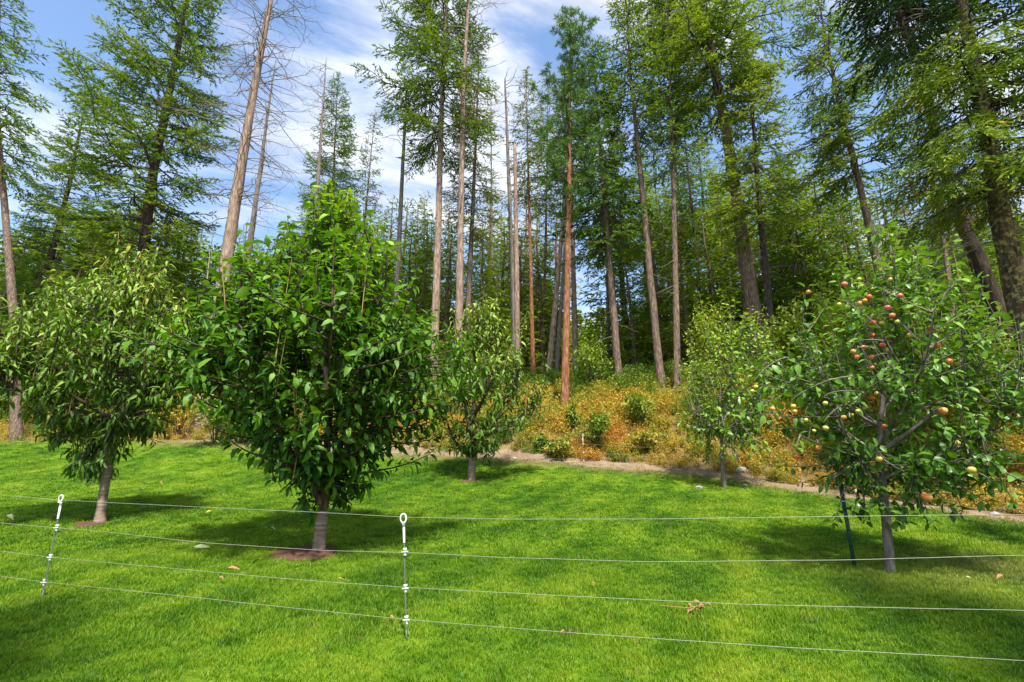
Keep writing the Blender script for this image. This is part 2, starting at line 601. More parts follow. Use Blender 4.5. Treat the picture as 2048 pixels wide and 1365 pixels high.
def lawn_color(nt, dry_sock, tip=None):
    pos = position(nt)
    n1 = noise(nt, pos, .9, 4, .6)
    n2 = noise(nt, pos, 4.0, 4, .6)
    f = fmath(nt, 'ADD', fmath(nt, 'MULTIPLY', n1, .62), fmath(nt, 'MULTIPLY', n2, .42))
    if tip is not None:
        f = fmath(nt, 'ADD', f, tip)
    wv = nd(nt, 'ShaderNodeTexWave', bands_direction='X')
    mpw = nd(nt, 'ShaderNodeMapping')
    mpw.inputs['Rotation'].default_value = (0, 0, .45)
    nt.links.new(pos, mpw.inputs['Vector'])
    nt.links.new(mpw.outputs[0], wv.inputs['Vector'])
    wv.inputs['Scale'].default_value = .42
    wv.inputs['Distortion'].default_value = 1.6
    wv.inputs['Detail'].default_value = 2
    f = fmath(nt, 'ADD', f, fmath(nt, 'MULTIPLY', fmath(nt, 'SUBTRACT', wv.outputs['Fac'], .5), .07))
    n0 = noise(nt, pos, .33, 2)
    f = fmath(nt, 'ADD', f, fmath(nt, 'MULTIPLY', fmath(nt, 'SUBTRACT', n0, .5), .35))
    c = ramp(nt, f, [(.38, GREEN_A), (.54, GREEN_B), (.72, GREEN_C)])
    if dry_sock is not None:
        n3 = noise(nt, pos, 7, 3)
        d = fmath(nt, 'ADD', dry_sock, fmath(nt, 'MULTIPLY', fmath(nt, 'SUBTRACT', n3, .5), fmath(nt, 'MULTIPLY', dry_sock, 1.2)), True)
        c = mixc(nt, d, c, DRY)
    return c


def make_lawn_mat():
    m, nt, out = nodes('lawn turf')
    att = nd(nt, 'ShaderNodeAttribute', attribute_name='dry')
    c = lawn_color(nt, att.outputs['Fac'])
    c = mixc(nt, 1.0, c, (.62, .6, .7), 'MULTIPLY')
    p = nd(nt, 'ShaderNodeBsdfPrincipled')
    nt.links.new(c, p.inputs['Base Color'])
    p.inputs['Roughness'].default_value = .9
    p.inputs['Specular IOR Level'].default_value = .1
    b = nd(nt, 'ShaderNodeBump')
    b.inputs['Strength'].default_value = .8
    b.inputs['Distance'].default_value = .03
    nt.links.new(noise(nt, position(nt), 45, 4), b.inputs['Height'])
    nt.links.new(b.outputs[0], p.inputs['Normal'])
    nt.links.new(p.outputs[0], out.inputs['Surface'])
    return m


def make_blade_mat():
    m, nt, out = nodes('grass blade')
    att = nd(nt, 'ShaderNodeAttribute', attribute_name='dry', attribute_type='INSTANCER')
    tip = nd(nt, 'ShaderNodeAttribute', attribute_name='tint')
    t = fmath(nt, 'MULTIPLY', fmath(nt, 'SUBTRACT', tip.outputs['Fac'], .45), .42)
    c = lawn_color(nt, att.outputs['Fac'], t)
    p = nd(nt, 'ShaderNodeBsdfPrincipled')
    nt.links.new(c, p.inputs['Base Color'])
    p.inputs['Roughness'].default_value = .5
    p.inputs['Specular IOR Level'].default_value = .25
    tr = nd(nt, 'ShaderNodeBsdfTranslucent')
    nt.links.new(mixc(nt, 1.0, c, (1.2, 1.3, .6), 'MULTIPLY'), tr.inputs['Color'])
    mx = nt.nodes.new('ShaderNodeMixShader')
    mx.inputs[0].default_value = .35
    nt.links.new(p.outputs[0], mx.inputs[1])
    nt.links.new(tr.outputs[0], mx.inputs[2])
    nt.links.new(mx.outputs[0], out.inputs['Surface'])
    return m


def soil_mat(name, stops, bump=.5):
    m, nt, out = nodes(name)
    pos = position(nt)
    f = fmath(nt, 'ADD', fmath(nt, 'MULTIPLY', noise(nt, pos, 1.6, 5), .5), fmath(nt, 'MULTIPLY', noise(nt, pos, 26, 6, .7), .5))
    c = ramp(nt, f, stops)
    p = nd(nt, 'ShaderNodeBsdfPrincipled')
    nt.links.new(c, p.inputs['Base Color'])
    p.inputs['Roughness'].default_value = .95
    p.inputs['Specular IOR Level'].default_value = .1
    b = nd(nt, 'ShaderNodeBump')
    b.inputs['Strength'].default_value = bump
    b.inputs['Distance'].default_value = .05
    nt.links.new(noise(nt, pos, 30, 6), b.inputs['Height'])
    nt.links.new(b.outputs[0], p.inputs['Normal'])
    nt.links.new(p.outputs[0], out.inputs['Surface'])
    return m


M['lawn'] = make_lawn_mat()
M['blade'] = make_blade_mat()
M['dirt'] = soil_mat('dry dirt path', [(.3, (.10, .072, .045)), (.5, (.205, .152, .095)), (.7, (.32, .25, .155))])
M['forest_floor'] = soil_mat('forest floor', [(.3, (.06, .045, .02)), (.5, (.17, .115, .045)), (.7, (.28, .19, .08))])
M['dry_blade'] = foliage_mat('dry grass blade', [(0, (.22, .14, .05)), (.5, (.40, .28, .11)), (1, (.52, .41, .2))], .25, .7, .15)
M['scrub_leaf'] = foliage_mat('undergrowth leaf', [(0, (.06, .13, .014)), (.25, (.15, .21, .02)), (.5, (.36, .31, .04)), (.75, (.49, .29, .045)), (1, (.46, .18, .045))], .3, .6, .2, 1, 0, None, .16)
M['shrub_leaf'] = foliage_mat('shrub leaf', [(0, (.045, .11, .012)), (.5, (.14, .21, .02)), (1, (.27, .31, .04))], .3, .55, .25, 1.2)

# ---------------------------------------------------------------- the ground
rs = np.random.RandomState(7)


def seq(*parts):
    out = []
    for a, b, s in parts:
        out += list(np.arange(a, b, s))
    return np.array(out)


xs = seq((-260, -60, 20), (-60, -24, 4), (-24, 14, .25), (14, 24, 1), (24, 60, 4), (60, 281, 20))
ys = seq((-60, -10, 5), (-10, 1, .5), (1, 28, .25), (28, 60, 2), (60, 421, 15))
X, Y = np.meshgrid(xs, ys)
Z = ground(X, Y)
Dg = edge_dist(X, Y)
dryg = np.clip(1 + (Dg + .25 * wob(X, Y, 2, 4) - .1) / .9, 0, 1) * .8
dryg = np.maximum(dryg, .42 * np.exp(-(((X - 5.3) / 1.6) ** 2 + ((Y - 6.0) / .9) ** 2)) * (wob(X, Y, 3, 1) * .5 + .8))
V = np.stack([X, Y, Z], -1).reshape(-1, 3)
ny, nx = X.shape
ii = (np.arange(ny - 1)[:, None] * nx + np.arange(nx - 1)[None]).ravel()
Q = np.stack([ii, ii + 1, ii + nx + 1, ii + nx], 1)
dc = Dg.ravel()[Q].mean(1) + .12 * wob(V[Q].mean(1)[:, 0], V[Q].mean(1)[:, 1], 2.3, 1)
far = V[Q].mean(1)[:, 1] > 62


def ground_piece(name, mask, mat):
    q = Q[mask]
    used, inv = np.unique(q, return_inverse=True)
    me = make_mesh(name, V[used], [inv.reshape(-1, 4)], True, None, {'dry': dryg.ravel()[used]})
    return tag(link(name, me, mat), kind='structure')


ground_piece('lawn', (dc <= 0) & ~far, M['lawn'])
ground_piece('dirt_path', (dc > 0) & (dc <= .85) & ~far, M['dirt'])
ground_piece('forest_floor', (dc > .85) & ~far, M['forest_floor'])
ground_piece('hill', far, M['forest_floor'])


# ---------------------------------------------------------------- scattered ground cover (nobody could count it)
def scatter(name, pts, rot, scale, idx, srcs, extra=None):
    me = bpy.data.meshes.new(name)
    me.vertices.add(len(pts))
    me.vertices.foreach_set('co', np.ascontiguousarray(pts, np.float32).ravel())
    a = me.attributes.new('rot', 'FLOAT_VECTOR', 'POINT')
    a.data.foreach_set('vector', np.ascontiguousarray(rot, np.float32).ravel())
    a = me.attributes.new('scl', 'FLOAT_VECTOR', 'POINT')
    a.data.foreach_set('vector', np.ascontiguousarray(scale, np.float32).ravel())
    a = me.attributes.new('idx', 'INT', 'POINT')
    a.data.foreach_set('value', np.ascontiguousarray(idx, np.int32))
    for k, v in (extra or {}).items():
        a = me.attributes.new(k, 'FLOAT', 'POINT')
        a.data.foreach_set('value', np.ascontiguousarray(v, np.float32))
    o = link(name, me, [])
    ng = bpy.data.node_groups.new(name + ' scatter', 'GeometryNodeTree')
    ng.interface.new_socket('Geometry', in_out='INPUT', socket_type='NodeSocketGeometry')
    ng.interface.new_socket('Geometry', in_out='OUTPUT', socket_type='NodeSocketGeometry')
    N, L = ng.nodes, ng.links
    gi, go = N.new('NodeGroupInput'), N.new('NodeGroupOutput')
    g2i = N.new('GeometryNodeGeometryToInstance')
    for s in reversed(srcs):
        oi = N.new('GeometryNodeObjectInfo')
        oi.inputs['Object'].default_value = s
        oi.inputs['As Instance'].default_value = False
        L.new(oi.outputs['Geometry'], g2i.inputs[0])
    iop = N.new('GeometryNodeInstanceOnPoints')

    def named(nm, dt):
        n = N.new('GeometryNodeInputNamedAttribute')
        n.data_type = dt
        n.inputs['Name'].default_value = nm
        return [s for s in n.outputs if s.enabled and s.name == 'Attribute'][0]
    L.new(gi.outputs[0], iop.inputs['Points'])
    L.new(g2i.outputs[0], iop.inputs['Instance'])
    iop.inputs['Pick Instance'].default_value = True
    L.new(named('idx', 'INT'), iop.inputs['Instance Index'])
    L.new(named('rot', 'FLOAT_VECTOR'), iop.inputs['Rotation'])
    L.new(named('scl', 'FLOAT_VECTOR'), iop.inputs['Scale'])
    L.new(iop.outputs[0], go.inputs[0])
    md = o.modifiers.new('scatter', 'NODES')
    md.node_group = ng
    return o


def source(name, me, mat):
    me.materials.append(mat)
    return bpy.data.objects.new(name, me)      # not linked: only its geometry is used


def blade_clump(n, rad, h, w, seed, tb=(0, 1), lean=.45):
    r = np.random.RandomState(seed)
    a, rr = r.uniform(0, 6.283, n), rad * np.sqrt(r.uniform(0, 1, n))
    P = np.stack([rr * np.cos(a), rr * np.sin(a), np.full(n, -.012)], 1)
    az = r.uniform(0, 6.283, n)
    H = h * r.uniform(.55, 1.15, n)
    ln = lean * r.uniform(.2, 1.2, n)
    d = np.stack([np.cos(az), np.sin(az), 0 * az], 1)
    s = np.stack([-np.sin(az), np.cos(az), 0 * az], 1)
    tw = r.uniform(-1, 1, (n, 1))
    s = norm(s + d * tw)
    W = (w * r.uniform(.6, 1.2, n))[:, None]
    up = np.array([0, 0, 1.])
    m = P + up * (H * .55)[:, None] + d * (H * ln * .25)[:, None]
    t = P + up * H[:, None] * (1 - .25 * ln[:, None]) + d * (H * ln)[:, None]
    v = np.stack([P - s * W * .5, P + s * W * .5, m + s * W * .42, m - s * W * .42, t], 1)
    b = np.arange(n)[:, None] * 5
    base = r.uniform(-.12, .12, n)
    lo, hi = tb
    tint = np.stack([lo + 0 * base, lo + 0 * base, (lo + hi) / 2 + base, (lo + hi) / 2 + base, hi + base], 1)
    return make_mesh('blade', v.reshape(-1, 3), [b + np.array([[0, 1, 2, 3]]), b + np.array([[3, 2, 4]])], False, tint.ravel())


grass_src = [source('blades', blade_clump(20, .055, .050, .0044, 10 + i), M['blade']) for i in range(5)]
grass_src += [source('blades', blade_clump(24, .12, .055, .009, 30 + i), M['blade']) for i in range(4)]


def lawn_points(n, x0, x1, y0, y1, r):
    x, y = r.uniform(x0, x1, n), r.uniform(y0, y1, n)
    return x, y


gx, gy, gi_, gs = [], [], [], []
for (n, y0, y1, kinds, s0) in ((24000, 1.2, 4.2, (0, 5), 1.0), (23000, 4.2, 7.0, (0, 5), 1.15), (16000, 7.0, 11.5, (5, 9), .95), (16000, 11.5, 19.6, (5, 9), 1.15)):
    hw = lambda yy: 1.02 * yy + 2.6
    y = rs.uniform(y0, y1, n)
    x = rs.uniform(-1, 1, n) * np.minimum(hw(y), hw(y1))
    k = rs.uniform(0, 1, n) < 1
    gx.append(x[k]); gy.append(y[k]); gi_.append(rs.randint(kinds[0], kinds[1], k.sum())); gs.append(np.full(k.sum(), s0))
gx, gy, gi_, gs = map(np.concatenate, (gx, gy, gi_, gs))
ed = edge_dist(gx, gy)
MULCH = []      # filled below before the mask is used: (x, y, rx, ry)
CHERRY_BASES = {'main': on_ground(638, 1103), 'left': on_ground(200, 1046), 'mid': on_ground(943, 961), 'hidden': on_ground(549, 941)}
for k_, rx, ry in (('main', .42, .40), ('left', .25, .17), ('mid', .30, .2)):
    b = CHERRY_BASES[k_]
    MULCH.append((b[0] - (.12 if k_ != 'mid' else 0), b[1] - .10, rx, ry))
keep = ed + .25 * wob(gx, gy, 2, 4) < rs.uniform(-.3, .15, len(gx))
for (mx_, my_, rx, ry) in MULCH:
    keep &= (((gx - mx_) / rx) ** 2 + ((gy - my_) / ry) ** 2) > rs.uniform(.9, 1.2, len(gx))
gx, gy, gi_, gs, ed = gx[keep], gy[keep], gi_[keep], gs[keep], ed[keep]
gzv = ground(gx, gy)
dry = np.clip(1 + (ed + .25 * wob(gx, gy, 2, 4) - .1) / .9, 0, 1) * .8
dry = np.maximum(dry, .42 * np.exp(-(((gx - 5.3) / 1.6) ** 2 + ((gy - 6.0) / .9) ** 2)) * (wob(gx, gy, 3, 1) * .5 + .8))
dry = np.maximum(dry, np.where(rs.uniform(0, 1, len(gx)) < .012, .6, 0))
hs = gs * rs.uniform(.7, 1.25, len(gx)) * (1 + .28 * wob(gx, gy, 1.7, 6) + .22 * wob(gx, gy, 5.0, 2))
o = scatter('grass', np.stack([gx, gy, gzv], 1), np.stack([rs.normal(0, .16, len(gx)), rs.normal(0, .16, len(gx)), rs.uniform(0, 6.283, len(gx))], 1),
            np.stack([gs, gs, hs], 1), gi_, grass_src, {'dry': dry})
tag(o, 'short bright green mown grass of the lawn', 'grass', kind='stuff')


# undergrowth on the bank
def scrub_clump(n, h, rad, leaf, tint, seed, stems=9):
    r = np.random.RandomState(seed)
    g = Geo()
    az = r.uniform(0, 6.283, stems)
    out_ = rad * r.uniform(.3, 1, stems)
    hh = h * r.uniform(.6, 1.1, stems)
    base = np.stack([.25 * out_ * np.cos(az), .25 * out_ * np.sin(az), 0 * az - .05], 1)
    tip = np.stack([out_ * np.cos(az), out_ * np.sin(az), hh], 1)
    t = np.linspace(0, 1, 4)[None, :, None]
    pts = base[:, None] * (1 - t) + tip[:, None] * t + np.array([0, 0, .12 * h]) * (t * (1 - t) * 2)
    g.tubes(pts, np.broadcast_to(np.array([.006, .005, .004, .002]), (stems, 4)), 3, tint)
    k = r.randint(0, stems, n)
    tt = r.uniform(.2, 1.05, n)[:, None]
    P = base[k] * (1 - tt) + tip[k] * tt + r.normal(0, rad * .16, (n, 3)) * np.array([1, 1, .5])
    D = norm(r.normal(0, 1, (n, 3)) + np.array([0, 0, -.1]))
    N = norm(r.normal(0, .6, (n, 3)) + np.array([0, 0, 1.]))
    L = leaf * r.uniform(.6, 1.3, n)
    v = kites(P, D, N, L, L * .6, .45)
    g.add(v.reshape(-1, 3), [np.arange(n * 4).reshape(-1, 4)], np.repeat(np.clip(tint + r.normal(0, .045, n) + (P[:, 2] / h - .5) * .08, 0, 1), 4))
    return g.mesh('scrub')


scrub_src = []
for i, (tn, n, h, rad, lf) in enumerate(((.06, 230, .6, .38, .07), (.22, 220, .55, .38, .066), (.48, 220, .5, .36, .06), (.62, 220, .48, .36, .06), (.80, 220, .45, .36, .06), (.95, 210, .42, .34, .06))):
    for j in range(2):
        scrub_src.append(source('scrub', scrub_clump(n, h, rad, lf, tn, 50 + i * 7 + j), M['scrub_leaf']))
n = 17000
x, y = rs.uniform(-26, 17, n), rs.uniform(7, 31, n)
d = edge_dist(x, y)
hue = .48 + .30 * wob(x, y, .75, 8) + .2 * wob(x, y, 2.2, 9) + rs.normal(0, .055, n) - .5 * np.clip((d - 5.5) / 3, 0, 1) - .12 * np.clip((-x - 4) / 5, 0, 1)
keep = (d > .6 + .3 * wob(x, y, 1.5, 2)) & (rs.uniform(0, 1, n) < np.clip(1.35 - (d - 9) / 8, .2, 1)) & ~((x < -11) & (d < 3.5) & (rs.uniform(0, 1, n) < .8))
x, y, d, hue = x[keep], y[keep], d[keep], hue[keep]
idx = np.clip((np.clip(hue, 0, .999) * 6).astype(int), 0, 5) * 2 + rs.randint(0, 2, len(x))
sc = rs.uniform(.6, 1.15, len(x)) * np.clip(.85 + (d - 1) * .15, .7, 1.2)
o = scatter('undergrowth', np.stack([x, y, ground(x, y)], 1), np.stack([0 * x, 0 * x, rs.uniform(0, 6.283, len(x))], 1), np.stack([sc, sc, sc * rs.uniform(.8, 1.2, len(x))], 1), idx, scrub_src)
tag(o, 'low undergrowth turning orange and yellow on the bank', 'undergrowth', kind='stuff')

dry_src = [source('dry', blade_clump(26, .12, .32, .010, 80 + i, (.2, .75), .5), M['dry_blade']) for i in range(3)]
dry_src += [source('dry', blade_clump(20, .10, .08, .010, 90 + i, (.2, .75), .8), M['dry_blade']) for i in range(2)]
n = 7000
x, y = rs.uniform(-26, 16, n), rs.uniform(5, 27, n)
d = edge_dist(x, y)
pk = rs.randint(0, 3, n)
short = d < .95
pk = np.where(short, 3 + rs.randint(0, 2, n), pk)
keep = (d > -.1) & ((x < -9) | (rs.uniform(0, 1, n) < np.where(short, .75, .5)))
x, y, pk, d = x[keep], y[keep], pk[keep], d[keep]
sc = rs.uniform(.6, 1.35, len(x))
o = scatter('dry_grass', np.stack([x, y, ground(x, y)], 1), np.stack([rs.normal(0, .15, len(x)), rs.normal(0, .15, len(x)), rs.uniform(0, 6.283, len(x))], 1), np.stack([sc, sc, sc], 1), pk, dry_src)
tag(o, 'dry straw coloured grass along the dirt path and bank', 'grass', kind='stuff')


# ---------------------------------------------------------------- conifers
def trunk_geo(g, path, rad, sides=12, seed=0, tint=.5, rough=.06):
    r = np.random.RandomState(seed)
    path, rad = np.asarray(path), np.asarray(rad)
    K = len(path)
    tan = norm(np.gradient(path, axis=0))
    u = norm(np.cross(tan, np.array([0, 1., .01])))
    w = np.cross(tan, u)
    a = np.arange(sides) * 2 * math.pi / sides
    rr = rad[:, None] * (1 + rough * r.normal(0, 1, (K, sides)) + rough * np.sin(a * 3 + r.uniform(0, 6))[None])
    V_ = path[:, None] + rr[..., None] * (u[:, None] * np.cos(a)[None, :, None] + w[:, None] * np.sin(a)[None, :, None])
    k = np.arange(K - 1)[:, None] * sides
    s = np.arange(sides)[None]
    s2 = (s + 1) % sides
    q = np.stack([k + s, k + s2, k + sides + s2, k + sides + s], -1).reshape(-1, 4)
    g.add(V_.reshape(-1, 3), [q, np.arange((K - 1) * sides, K * sides)[None]], tint)


def trace_path(tr, Y, top_h, K=40, seed=0, wobble=.05):
    """trunk line through traced points at depth Y, carried down to the ground and up to the height top_h above it"""
    r = np.random.RandomState(seed + 99)
    P = np.array([at(px, py, Y) for px, py in tr])
    P = P[np.argsort(P[:, 2])]
    lo = P[1] - P[0]
    sl = lo[0] / lo[2]
    x, z = P[0, 0], P[0, 2]
    for _ in range(20):
        b = gz(x, Y)
        x = P[0, 0] - (P[0, 2] - b) * sl * .8
    base = np.array([x, Y, gz(x, Y) - .15])
    zt = base[2] + .15 + top_h
    up = P[-1] - P[-2]
    su = up[0] / up[2]
    if zt > P[-1, 2] + .3:
        P = np.vstack([P, [P[-1, 0] + (zt - P[-1, 2]) * su * .8, Y, zt]])
    P = np.vstack([base, P]) if P[0, 2] > base[2] + .3 else P
    zz = np.linspace(P[0, 2], zt, K)
    path = np.stack([np.interp(zz, P[:, 2], P[:, 0]), np.full(K, Y, float), zz], 1)
    # round the corners a little
    for _ in range(2):
        path[1:-1, 0] = (path[:-2, 0] + 2 * path[1:-1, 0] + path[2:, 0]) / 4
    path[1:, 0] += np.cumsum(r.normal(0, wobble * .12, K - 1)) * np.linspace(0, 1, K - 1)
    path[1:, 1] += np.cumsum(r.normal(0, wobble * .3, K - 1))
    return path


def along(path, t):
    K = len(path) - 1
    f = np.clip(t, 0, 1) * K
    i = np.minimum(f.astype(int), K - 1)
    w = (f - i)[..., None]
    return path[i] * (1 - w) + path[i + 1] * w


def branch_curves(path, t, az, L, elev, droop, upturn, K, r):
    """(N,K,3) branches leaving the trunk path at parameters t"""
    B = along(path, t)
    s = np.linspace(0, 1, K)[None, :]
    az2 = az[:, None] + r.normal(0, .25, (len(t), 1)) * s + np.cumsum(r.normal(0, .08, (len(t), K)), 1)
    hor = L[:, None] * s * np.cos(elev)[:, None]
    ver = L[:, None] * (np.sin(elev)[:, None] * s - droop[:, None] * s ** 1.7 + upturn[:, None] * s ** 3.5) + np.cumsum(r.normal(0, .012, (len(t), K)), 1) * L[:, None]
    return B[:, None, :] + np.stack([hor * np.cos(az2), hor * np.sin(az2), ver], -1)


def sprays(g, bp, L, r, spacing=.24, twig=.42, el=.24, ew=.06, dens=1.0, hang=.25, tint0=.5, start=.22, shade_tip=.25):
    """needle sprays on branches bp (N,K,3): twigs to both sides, short flat needle blades along each"""
    N, K, _ = bp.shape
    Ps, Ds, Ls, Ts, twig_lines = [], [], [], [], []
    nt_ = np.maximum(3, (L * (1 - start) / spacing).astype(int))
    for i in range(N):
        m = nt_[i]
        s = start + (1 - start) * (np.arange(m) + r.uniform(0, 1, m)) / m
        f = s * (K - 1)
        k = np.minimum(f.astype(int), K - 2)
        w = (f - k)[:, None]
        P = bp[i, k] * (1 - w) + bp[i, k + 1] * w
        T = norm(bp[i, k + 1] - bp[i, k])
        side = norm(np.cross(T, np.array([0, 0, 1.])))
        sg = np.where(np.arange(m) % 2 == 0, 1., -1.)[:, None]
        tl = twig * L[i] * (1.08 - s) ** .8 * r.uniform(.6, 1.25, m) + .18
        D = norm(T * r.uniform(.5, 1.0, (m, 1)) + side * sg * r.uniform(.5, 1.0, (m, 1)) + np.array([0, 0, 1.]) * r.normal(-hang, .22, (m, 1)))
        q = np.maximum(2, (tl / (el * .42) * dens).astype(int))
        idx = np.repeat(np.arange(m), q)
        u = np.concatenate([(np.arange(c) + .5) / c for c in q]) if m else np.zeros(0)
        pp = P[idx] + D[idx] * (tl[idx] * u)[:, None] - np.array([0, 0, 1.]) * (tl[idx] * u * u * hang * .5)[:, None]
        sg2 = np.where(r.uniform(0, 1, len(idx)) < .5, 1., -1.)[:, None]
        sd = norm(np.cross(D[idx], np.array([0, 0, 1.])))
        dd = norm(D[idx] + sd * sg2 * r.uniform(.1, .9, (len(idx), 1)) + r.normal(0, .25, (len(idx), 3)))
        Ps.append(pp)
        Ds.append(dd)
        Ls.append(el * r.uniform(.6, 1.25, len(idx)))
        bt = r.normal(0, .12)
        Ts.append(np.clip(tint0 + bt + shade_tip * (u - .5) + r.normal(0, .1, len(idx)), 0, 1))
        twig_lines.append(np.stack([P, P + D * tl[:, None] * .8], 1))
    P, D, L_, T_ = np.concatenate(Ps), np.concatenate(Ds), np.concatenate(Ls), np.concatenate(Ts)
    Nn = norm(r.normal(0, .75, P.shape) + np.array([0, 0, 1.]))
    v = kites(P, D, Nn, L_, ew * (L_ / el) * r.uniform(.7, 1.3, len(L_)))
    g.add(v.reshape(-1, 3), [np.arange(len(P) * 4).reshape(-1, 4)], np.repeat(T_, 4))
    return np.concatenate(twig_lines)


def bare_branches(g, path, ts, r, Lr, elev=(-.2, .35), droop=.3, rad=.02, tint=.5, twigs=5, K=7, sides=3, objs=None):
    n = len(ts)
    az = r.uniform(0, 6.283, n)
    L = Lr * r.uniform(.4, 1.15, n)
    bp = branch_curves(path, ts, az, L, r.uniform(elev[0], elev[1], n), droop * r.uniform(.2, 1.3, n), np.maximum(0, r.normal(.12, .12, n)), K, r)
    br = rad * (.5 + L / (2 * np.max(L)))[:, None] * np.linspace(1, .22, K)[None] * (1 + .0 * L[:, None])
    out_ = []
    if objs is None:
        g.tubes(bp, br, sides, tint)
    else:
        for i in range(n):
            gg = Geo()
            gg.tubes(bp[i], br[i], 5, tint)
            out_.append(gg)
    if twigs:
        for i in range(n):
            m = max(2, int(twigs * L[i] / Lr * r.uniform(.6, 1.5)))
            s = r.uniform(.25, .98, m)
            f = s * (K - 1)
            k = np.minimum(f.astype(int), K - 2)
            w = (f - k)[:, None]
            P = bp[i, k] * (1 - w) + bp[i, k + 1] * w
            T = norm(bp[i, k + 1] - bp[i, k])
            D = norm(T * .7 + norm(r.normal(0, 1, (m, 3))) * .8 + np.array([0, 0, -.1]))
            tl = L[i] * .3 * (1.1 - s) * r.uniform(.5, 1.6, m) + .12
            c = np.linspace(0, 1, 4)[None, :, None]
            tp = P[:, None] + D[:, None] * tl[:, None, None] * c + np.cumsum(r.normal(0, .02, (m, 4, 3)), 1) * tl[:, None, None] * 2 * (c > 0)
            trd = np.broadcast_to(np.array([.55, .42, .3, .2]) * rad * .45, (m, 4))
            (g if objs is None else out_[i]).tubes(tp, trd, 3, tint)
    if objs is not None:
        for gg in out_:
            objs.append(gg)
    return bp, br


FIR_GROUP = 'tall conifers rising behind the lawn'


def localise(g, base):
    for v in g.v:
        v -= base


def conifer(name, label, tr, Y, dia, H, lo, Rad, nb=70, seed=1, mat='fir', bark='fir_bark', dead_n=14, spray=None, dens=1.0, elev=(.35, -.12), droop=.28, skew=0.0,
            dead_lo=.12, dead_rad=1.0, shape=.75, crown_name='crown', parent_group=FIR_GROUP, cat='fir tree', taper_pow=.85, dead_tint=.5, upturn=.2, gaps=.0, twig_mat='twig_grey'):
    r = np.random.RandomState(seed)
    nb = int(nb * 1.85)
    path = trace_path(tr, Y, H, 36, seed)
    base = path[0] + np.array([0, 0, .15])
    K = len(path)
    s = np.linspace(0, 1, K)
    rad = dia * .38 * ((1 - s) ** taper_pow * .95 + .035)
    rad[:2] *= np.array([1.25, 1.1])
    root = thing(name, label, cat, base, parent_group)
    g = Geo()
    trunk_geo(g, path, rad, 12, seed)
    localise(g, base)
    link('trunk', g.mesh('trunk', True), M[bark], root)
    # live branches
    t = lo + (1 - lo) * (np.arange(nb) + r.uniform(-.4, .4, nb)) / nb
    if gaps:
        t = t[r.uniform(0, 1, nb) > gaps * (1 + np.sin(t * 31 + seed))]
    t = np.clip(t, lo, .995)
    n = len(t)
    q = (t - lo) / (1 - lo)
    prof = (1 - q) ** shape * np.clip(.55 + q * 3, .55, 1)
    az = np.arange(n) * 2.39996 + r.normal(0, .5, n)
    L = Rad * prof * r.uniform(.6, 1.2, n) * (1 + skew * np.cos(az)) + .3
    el = elev[1] + (elev[0] - elev[1]) * q + r.normal(0, .1, n)
    bp = branch_curves(path, t, az, L, el, droop * (1.1 - q) * r.uniform(.6, 1.3, n), upturn * r.uniform(.4, 1.2, n), 7, r)
    gw = Geo()
    gw.tubes(bp, (.012 + .012 * L)[:, None] * np.linspace(1, .2, 7)[None], 4, .4)
    gf = Geo()
    sp = dict(spacing=.105, twig=.38, el=.20, ew=.062, hang=.22)
    dens *= 1.65
    sp.update(spray or {})
    tw = sprays(gf, bp, L, r, dens=dens, **sp)
    # leader sprays at the very top
    top = along(path, np.linspace(.93, 1, 6))
    dd = norm(r.normal(0, .6, (60, 3)) + np.array([0, 0, .7]))
    v = kites(top[r.randint(0, 6, 60)], dd, norm(r.normal(0, 1, (60, 3))), .3 * r.uniform(.6, 1.3, 60), np.full(60, .06))
    gf.add(v.reshape(-1, 3), [np.arange(240).reshape(-1, 4)], .6)
    gw.tubes(np.stack([tw[:, 0], (tw[:, 0] + tw[:, 1]) / 2, tw[:, 1]], 1), np.broadcast_to(np.array([.009, .007, .004]), (len(tw), 3)), 3, .4)
    localise(gw, base)
    localise(gf, base)
    tag(link('branches' if False else 'branch_framework', gw.mesh('branch_framework'), M['twig_dark'], root), kind='stuff')
    tag(link(crown_name, gf.mesh(crown_name), M[mat], root), kind='stuff')
    if dead_n:
        gd = Geo()
        ts = r.uniform(dead_lo, min(lo + .18, .95), dead_n)
        bare_branches(gd, path, ts, r, dead_rad, (-.3, .25), .45, .02, dead_tint, 4)
        localise(gd, base)
        tag(link('bare_lower_twigs', gd.mesh('bare_lower_twigs'), M[twig_mat], root), kind='stuff')
    return root, path


